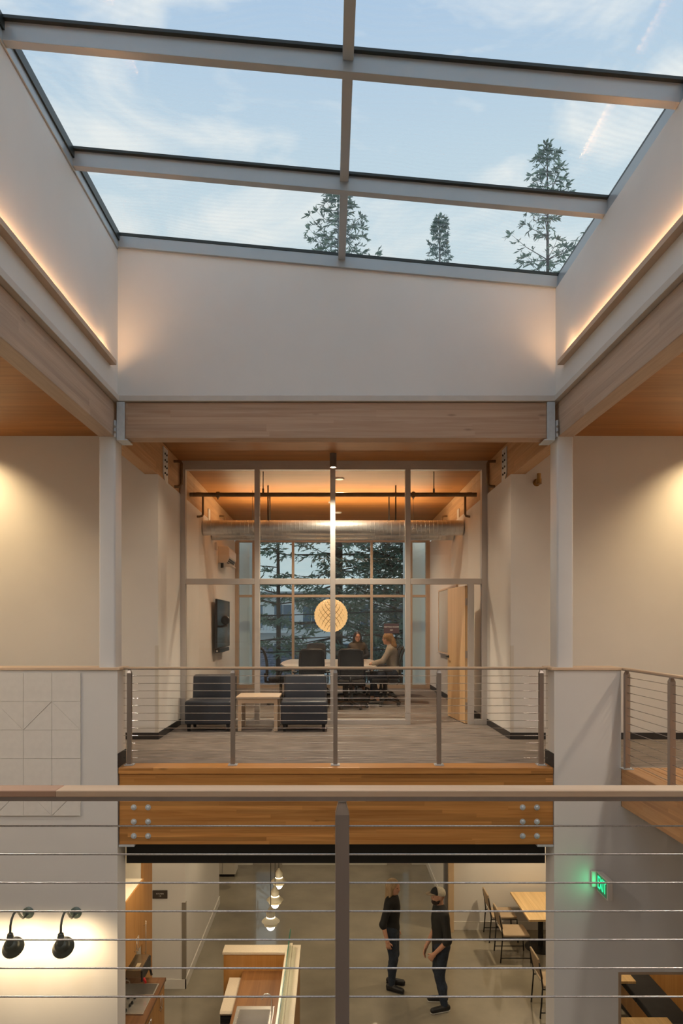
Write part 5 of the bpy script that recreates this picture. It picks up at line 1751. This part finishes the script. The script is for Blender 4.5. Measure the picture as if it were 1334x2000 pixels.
# ---- seated figures
def seated(label, loc, rz, H, top_mat, headdir, lean, elbL, elbR, wristL, wristR, handcfg, kneeL, kneeR, ankL, ankR, inf, h=.009, vest=None):
    s = H / 1.75
    t = thing('person', label, 'person', loc, rz)
    zp = .625
    shz = zp + .455 * s
    L_ = lean * (.455 * s)
    sh = vec(L_, .172 * s, shz)
    hc = vec(L_ + .045 + lean * .1, 0, shz + .222 * s)
    up = torso(zp, lean, s, 0, True)
    neck = [('c', vec(L_, 0, shz + .005), vec(L_ + .03, 0, hc[2] - .06 * s), .054 * s, .048 * s, .03)]
    arms = []
    limb(arms, [sh, elbL, wristL], [.046 * s, .038 * s, .026 * s]); limb(arms, [mir(sh), elbR, wristR], [.046 * s, .038 * s, .026 * s])
    legs = []
    for q, k_, a_ in ((1, kneeL, ankL), (-1, kneeR, ankR)):
        limb(legs, [vec(.02, q * .09, zp - .02), k_], [.088 * s, .056 * s], .04); limb(legs, [k_, a_], [.055 * s, .036 * s], .03)
    feet = [('c', vec(a_[0] - .03, a_[1], .042), vec(a_[0] + .15, a_[1] + (.02 if a_[1] > 0 else -.02), .034), .036, .032, .02) for a_ in (ankL, ankR)]
    sdf_part('body', up + neck + head_prims(hc, headdir, True, s) + arms + legs + feet + hand(wristL, *handcfg[0]) + hand(wristR, *handcfg[1]), SKIN, t, h)
    def infl(P, d): return [(p[:3] + (p[3] + d, p[4] + d, p[5])) if p[0] == 'c' else ('e', p[1], tuple(r + d for r in p[2]), p[3], p[4]) for p in P]
    sl = []
    for S_, E_, W_ in ((sh, elbL, wristL), (mir(sh), elbR, wristR)):
        limb(sl, [S_, E_, E_ + (W_ - E_) * .93], [.046 * s + inf, .038 * s + inf, .028 * s + inf])
    collar = [('c', vec(L_, 0, shz + .04), vec(L_ + .012, 0, shz + .075), .060 * s, .058 * s, .02)]
    sdf_part('sweater', infl(up, inf) + sl + collar, top_mat, t, h, cuts=[(vec(0, 0, zp - .07), vec(0, 0, -1))])
    if vest:
        sdf_part('vest', infl(up, inf + .018) + [('c', vec(L_, 0, shz + .04), vec(L_ + .02, 0, shz + .095), .078 * s, .082 * s, .02)], vest, t, h, cuts=[(vec(0, 0, zp - .05), vec(0, 0, -1)), (vec(0, .185, 0), vec(0, 1, 0)), (vec(0, -.185, 0), vec(0, -1, 0))])
    sdf_part('trousers', infl([up[0]] + legs, .012), DENIM, t, h, cuts=[(vec(0, 0, .16), vec(0, 0, -1)), (vec(0, 0, zp + .06), vec(0, 0, 1))])
    for a_ in (ankL, ankR):
        so = sdf_part('shoe', [('c', vec(a_[0] - .035, a_[1], .05), vec(a_[0] + .155, a_[1] + (.02 if a_[1] > 0 else -.02), .042), .044, .039, .02)], SHOE, t, h, cuts=[(vec(0, 0, .012), vec(0, 0, -1))])
        sdf_part('sole', [('c', vec(a_[0] - .035, a_[1], .03), vec(a_[0] + .155, a_[1] + (.02 if a_[1] > 0 else -.02), .03), .047, .042, .02)], SOLE, so, h, cuts=[(vec(0, 0, .0015), vec(0, 0, -1)), (vec(0, 0, .02), vec(0, 0, 1))])
    face_bits(hc, headdir, t, s)
    return t, hc, s, headdir / np.linalg.norm(headdir)


w1, hc, s, f = seated('dark haired woman in glasses and olive vest seated at the meeting table', (.62, 15.66, 0), -PI / 2, 1.64,
                      paint('black_knit', (.010, .010, .012), .8, amount=.2), vec(1, .12, 0), .12,
                      vec(.10, .235, .83), vec(.10, -.235, .83), vec(.30, .10, .80), vec(.30, -.09, .80),
                      ((vec(.6, -.7, .15), vec(.2, .3, 1), -1, .92, .7), (vec(.6, .7, .15), vec(.2, -.3, 1), 1, .92, .7)),
                      vec(.42, .11, .53), vec(.42, -.11, .53), vec(.40, .12, .09), vec(.36, -.12, .09), .014,
                      vest=paint('olive_vest', (.075, .055, .032), .7, amount=.15, scale=20))
l = vec(-f[1], f[0], 0); a_ = math.atan2(f[1], f[0])
sdf_part('hair', [('e', hc + z * .03 - f * .020, (.104, .090, .100), a_, .02), ('c', hc + l * .072 - f * .02, hc + l * .078 - f * .01 - z * .17, .036, .03, .03), ('c', hc - l * .072 - f * .02, hc - l * .078 - f * .01 - z * .17, .036, .03, .03), ('c', hc - f * .06, hc - f * .08 - z * .18, .07, .05, .03)],
         paint('dark_hair', (.018, .010, .008), .5, amount=.3, scale=30), w1, .008, cuts=[(hc + f * .060, f * .9 - z * .40)])
gl_ = MB()
for q in (-1, 1):
    c_ = Vector(hc + f * .108 + l * q * .034 + z * .003)
    ring = [c_ + Vector(l) * (.024 * math.cos(t_)) + Vector((0, 0, .020 * math.sin(t_))) for t_ in np.linspace(0, 2 * PI, 13)]
    gl_.tube(ring, .0028, 6, caps=False)
    gl_.tube([c_ + Vector(l) * q * .024, Vector(hc + l * q * .083 + z * .006)], .0025, 6)
gl_.tube([Vector(hc + f * .110 + l * .010), Vector(hc + f * .110 - l * .010)], .0025, 6)
gl_.build('eyeglasses', BLACK, w1, smooth=True)

w2, hc, s, f = seated('woman with a fair ponytail and beige sweater seated at the meeting table', (1.22, 13.02, 0), PI - .18, 1.66,
                      paint('beige_sweater', (.36, .32, .26), .85, amount=.1, scale=40), vec(1, -.42, 0), .16,
                      vec(.20, .22, .84), vec(.21, -.20, .84), vec(.40, .06, .79), vec(.38, -.02, .80),
                      ((vec(.5, -.8, .05), vec(.2, .3, 1), -1, .92, .6), (vec(.5, .8, .05), vec(.2, -.3, 1), 1, .92, .6)),
                      vec(.42, .10, .53), vec(.40, -.12, .53), vec(.30, .06, .09), vec(.44, -.10, .09), .016)
l = vec(-f[1], f[0], 0); a_ = math.atan2(f[1], f[0])
sdf_part('hair', [('e', hc + z * .030 - f * .018, (.104, .088, .099), a_, .02), ('c', hc - f * .075 + z * .01, hc - f * .125 - z * .03, .05, .038, .02), ('c', hc - f * .125 - z * .03, hc - f * .145 - z * .13, .042, .05, .02), ('c', hc - f * .145 - z * .13, hc - f * .125 - z * .23, .05, .022, .02)],
         paint('honey_hair', (.30, .165, .06), .5, amount=.3, scale=30), w2, .008, cuts=[(hc + f * .060, f * .9 - z * .35)])

# ------------------------------------------------------------------ trees and houses outside
BARK = paint('bark', (.055, .040, .030), .9, scale=6, amount=.3)
NEEDLE = [paint('fir_needles', (.13, .20, .145), .8, scale=2, amount=.5), paint('dark_fir_needles', (.10, .175, .135), .8, scale=2, amount=.5)]
OUTZ = LOW - .15


def conifer(label, x, y, top, rad, seed, mat, zlow=0.18, whorl=.42, per=6, tw=1.0, shape=.8, leafs=8, droop=.25, fill=1.0):
    rng = np.random.default_rng(seed)
    t = thing('fir_tree', label, 'tree', (x, y, OUTZ), 0, 'conifers beyond the roof and windows')
    H = top - OUTZ
    MB().tube([(0, 0, 0), (.04, 0, H * .5), (0, .02, H * .995)], [.007 * H + .02, .005 * H + .015, .012], 8).build('trunk', BARK, t, smooth=True)
    vs, fs = [], []
    br = MB()

    def leaf(p, d, L_, w):
        n_ = len(vs)
        u = np.cross(d, rng.normal(size=3)); u /= np.linalg.norm(u) + 1e-9
        vs.extend([p - u * w * .4, p + u * w * .4, p + d * L_ * .55 + u * w, p + d * L_, p + d * L_ * .55 - u * w])
        fs.append((n_, n_ + 1, n_ + 2, n_ + 3, n_ + 4))
    zz = H * zlow
    while zz < H * .985:
        u = (zz - H * zlow) / (H * (1 - zlow))
        R = rad * (1 - u) ** shape * rng.uniform(.72, 1.12) + .12
        a0 = rng.uniform(0, 6.28)
        m_ = max(3, int(per * rng.uniform(.7, 1.2)))
        for b in range(m_):
            if rng.random() > fill: continue
            a = a0 + 2 * PI * b / m_ + rng.normal(0, .25)
            Lb = R * rng.uniform(.55, 1.15)
            rise = .35 * u - droop * (1 - u) + rng.normal(0, .08)
            d0 = np.array([math.cos(a), math.sin(a), rise])
            n_s = max(3, int(Lb / .28))
            pts = []
            for i in range(n_s + 1):
                q = i / n_s
                pts.append(np.array([0, 0, zz]) + d0 * Lb * q + np.array([0, 0, .22 * Lb * q * q]))
            if Lb > .5:
                br.tube([pts[0], pts[len(pts) // 2], pts[-1]], [.010 + .008 * Lb, .007 + .004 * Lb, .004], 4, caps=False)
            side = np.array([-math.sin(a), math.cos(a), 0])
            for i in range(1, n_s + 1):
                q = i / n_s
                if q < .18: continue
                p = pts[i]
                tl = (.20 + .45 * Lb * .35 * (1 - q * .75)) * tw
                for sg in (-1, 1):
                    d = side * sg * rng.uniform(.6, 1) + d0 * rng.uniform(.3, .8) + np.array([0, 0, rng.normal(-.22, .2)])
                    d /= np.linalg.norm(d)
                    for k in range(leafs):
                        g = (k + .6) / leafs
                        dd = d + rng.normal(0, .45, 3)
                        dd /= np.linalg.norm(dd)
                        leaf(p + d * tl * g * .9, dd, rng.uniform(.12, .25) * tw ** .5, rng.uniform(.014, .032) * tw ** .5)
            for k in range(3):
                dd = d0 / np.linalg.norm(d0) + rng.normal(0, .35, 3); dd /= np.linalg.norm(dd)
                leaf(pts[-1], dd, .24, .045)
        zz += whorl * rng.uniform(.75, 1.3) * (1.0 if u < .8 else .65)
    for k in range(14):
        dd = np.array([0, 0, 1.0]) + rng.normal(0, .5, 3); dd /= np.linalg.norm(dd)
        leaf(np.array([0, 0, H * .97 + k * .012 * 2]), dd, .22, .035)
    if br.v:
        o = br.build('branches', BARK, t)
        o['kind'] = 'stuff'
    me = bpy.data.meshes.new('foliage')
    me.from_pydata([tuple(p) for p in vs], [], fs)
    me.materials.append(mat)
    o = bpy.data.objects.new('foliage', me)
    COL.objects.link(o)
    o.parent = t
    o['kind'] = 'stuff'
    return t


conifer('sparse fir tree rising behind the central skylight bar', .30, 26, 18.3, 4.6, 3, NEEDLE[0], per=6, whorl=.55, shape=.82, fill=.95, zlow=.24, leafs=9)
conifer('tall fir tree at the right of the skylight, its tip above the cross bar', 7.95, 25, 19.3, 5.0, 11, NEEDLE[0], per=6, whorl=.75, shape=.9, zlow=.3, fill=.85)
conifer('small narrow fir tree in the right half of the skylight', 5.45, 34, 22.2, 3.4, 23, NEEDLE[1], per=6, whorl=.6, shape=.9)
conifer('dense dark fir tree outside the right half of the end windows', 2.5, 22.5, 7.6, 2.7, 31, NEEDLE[1], per=10, whorl=.26, shape=.35, zlow=.14, tw=1.0, leafs=9)
conifer('loose fir tree with sky showing through outside the left half of the end windows', -1.75, 22.6, 7.4, 2.3, 47, NEEDLE[0], per=5, whorl=.5, shape=.45, zlow=.33, fill=.7)

WHITEF = paint('white_facade', (.72, .76, .78), .6, scale=1, amount=.03)
BLUEG = paint('dark_pane', (.10, .17, .24), .1, amount=.1, spec=.8)
ap = thing('apartment_building', 'white apartment block with rows of dark windows far beyond the end windows', 'building', (-3, 46, OUTZ))
MB().box(-12, 5.5, 44, 56, OUTZ, 3.4).build('wall', WHITEF, ap, w=True)
MB().box(-12.3, 5.8, 43.6, 56.3, 3.4, 3.7).build('roof_slab', paint('roof_grey', (.35, .38, .40), .7, amount=.05), ap, w=True)
fw = None
for fl in range(3):
    for i in range(9):
        x, zz = -11.0 + i * 1.85, OUTZ + .7 + fl * 2.5
        if fw is None:
            fx, fz = x, zz
            fw = wf = MB().box(x - .06, x + 1.16, 43.93, 44.0, zz - .06, zz + 1.56).build('window_frame', paint('frame_white', (.8, .82, .83), .5, amount=.02), ap, w=True)
            pn = MB().box(x, x + .53, 43.90, 43.94, zz, zz + 1.5).box(x + .57, x + 1.1, 43.90, 43.94, zz, zz + 1.5).build('pane', BLUEG, wf, w=True)
            pn['kind'] = 'stuff'
        else:
            wf = share(fw, 'window_frame', ap, loc=(x - fx, 0, zz - fz))
            share(pn, 'pane', wf)
for fl in range(3):
    zz = OUTZ + .4 + fl * 2.5
    b = MB().box(-6.2, -2.6, 42.9, 43.93, zz, zz + .16).build('balcony', WHITEF, ap, w=True)
    r_ = MB()
    for i in range(19):
        r_.box(-6.18 + i * .198, -6.16 + i * .198, 42.92, 42.95, zz + .16, zz + 1.1)
    r_.box(-6.2, -2.6, 42.91, 42.96, zz + 1.1, zz + 1.15)
    rr = r_.build('balcony_railing', paint('rail_grey', (.3, .33, .36), .5, amount=.05), b, w=True)
    rr['kind'] = 'stuff'

hs = thing('neighbour_house', 'low house with a blue grey shingled roof outside below the end windows', 'house', (-3.4, 27, OUTZ))
MB().box(-6.6, -.9, 25.4, 29.0, OUTZ, -.95).build('wall', paint('house_wall', (.42, .44, .46), .7, amount=.05), hs, w=True)
for k in range(22):
    y0 = 25.1 + k * .14
    z0 = -1.05 + k * .075
    MB().hexa([(-6.9, y0, z0), (-.6, y0, z0), (-.6, y0 + .16, z0 + .085), (-6.9, y0 + .16, z0 + .085)], [(-6.9, y0, z0 + .03), (-.6, y0, z0 + .03), (-.6, y0 + .16, z0 + .10), (-6.9, y0 + .16, z0 + .10)]).build('shingle_row', paint('blue_shingle', (.13, .15, .20), .7, scale=8, amount=.5) if k == 0 else bpy.data.materials['blue_shingle'], hs, w=True)
MB().box(-6.9, -.6, 28.15, 28.35, .60, .69).build('ridge_cap', paint('ridge_blue', (.10, .13, .18), .6, amount=.1), hs, w=True)
for i, (za, zb) in enumerate(((1.75, 2.35), (1.05, 1.85), (.75, 1.2))):
    o = MB().tube([(-9, 19.0, za + .25), (-3, 19, za), (3, 19, (za + zb) / 2 - .1), (9, 19, zb)], .018, 6).build('overhead_cable', BLACK, None, smooth=True, org=(0, 19, za))
    props(o, ('highest', 'middle', 'lowest')[i] + ' of the three overhead cables crossing outside the end windows', 'cable')
for i, x in enumerate((-9.0, 9.0)):
    o = MB().tube([(x, 19, OUTZ), (x, 19, 3.2)], [.14, .11], 12).build('utility_pole', BARK, None, smooth='auto', org=(x, 19, OUTZ))
    props(o, 'wooden utility pole carrying the cables at the %s side' % ('left', 'right')[i], 'pole')

for i, (x, p) in enumerate(((-2.25, 8), (2.32, 30))):  # lights added to brighten the pale panels behind the side panes
    t = thing('added_panel_light', 'small outside light added to brighten the pale panel at the %s end of the windows' % ('left', 'right')[i], 'outside light', (x, 16.73, 4.2))
    MB().box(-.10, .10, -.02, .12, 0, .06).build('housing', ALU, t, bevel=.004)
    MB().box(-.08, .08, 0, .10, -.004, 0).build('lens', glow('added_panel_glow', (1, .97, .9), 3), t)
    lamp('added_panel_lamp', 'SPOT', (x, 16.745, 4.16), p, (1, .98, .90), aim=(x, 16.76, 0), size=.04, angle=150, blend=.8, parent=t)

# ------------------------------------------------------------------ recessed ceiling lights, some added out of view
RIM = paint('light_rim', (.75, .72, .68), .5, amount=.02)
# wall washers over the side walls of the upper floor
for i, (x, tx) in enumerate(((-4.75, -4.75), (5.05, 5.05))):
    downlight('recessed_light', 'recessed ceiling light washing the %s wall behind the half wall' % ('left', 'right')[i], (x, 8.42, CZ), .07, .012, 165, 112, 'recessed timber ceiling lights', col=(1, .72, .38), aim=(tx, 9.05, 2.0), housing=RIM, glowv=5, blend=.85)
# side aisles: unseen lights added to brighten; right far one follows the pier shadow
n_ = 0
for x in (-3.35, 3.5):
    for y in (2.6, 5.6):
        x = (x + (-1.5 if x < 0 else 1.5)) if y > 4 else x
        downlight('recessed_light', 'unseen recessed light in the timber ceiling, %s aisle, %s' % ('left' if x < 0 else 'right', ('near end', 'far end')[n_ % 2]), (x, y, CZ), .07, .012, 240 if y < 4 else 170, 165, 'recessed timber ceiling lights', col=(1, .92, .83) if y < 4 else (1, .82, .60), housing=RIM, glowv=5)
        n_ += 1
for i, x in enumerate((-1.4, 1.6)):  # unseen lights added behind the camera for the near rail's lit front
    downlight('recessed_light', 'unseen recessed light in the timber ceiling over the near landing, %s' % ('left', 'right')[i], (x, -1.2, CZ), .07, .012, 70, 165, 'recessed timber ceiling lights', col=(1, .90, .78), housing=RIM, glowv=5)
for i, x in enumerate((-3.0, 0.1, 3.2)):  # unseen lights added for warm bounce on the lower walls
    downlight('recessed_light', 'unseen recessed light added under the near landing, %s' % ('left', 'middle', 'right')[i], (x, .6, -.42), .07, .012, 130, 165, 'added lights under the landing', col=(1, .82, .60), housing=RIM, glowv=5)
# lounge
for i, x in enumerate((-1.3, 1.4)):
    downlight('recessed_light', 'recessed light in the lounge ceiling, %s of the cylinder light' % ('left', 'right')[i], (x, 8.6, CZ), .06, .012, 55, 130, 'recessed timber ceiling lights', col=(1, .80, .56), housing=RIM, glowv=5)
# lower ceiling
k_ = 0
for x, y, p in ((-1.2, 11.6, 60), (.6, 8.6, 50), (.9, 12.2, 55), (-.6, 14.6, 60), (3.75, 11.9, 170), (3.9, 9.3, 50), (-2.1, 8.75, 60), (-2.6, 10.1, 18), (1.0, 15.2, 50), (2.6, 10.4, 40), (-4.0, 15.0, 80)):
    downlight('recessed_light', ('recessed light in the lower ceiling between bar and back wall', 'recessed light in the lower ceiling just inside the opening', 'recessed light in the lower ceiling above the standing people', 'recessed light in the lower ceiling near the back doors', 'recessed light above the lit dining table', 'recessed light above the booth', 'recessed light above the kitchen worktop', 'recessed light above the kitchen sign', 'recessed light in the lower ceiling before the right back door', 'recessed light above the dining chairs', 'recessed light beyond the kitchen corner')[k_],
              (x, y, -1.02), .06, .012, p, 120, 'recessed lower ceiling lights', col=(1, .78, .50), housing=RIM, glowv=5)
    k_ += 1
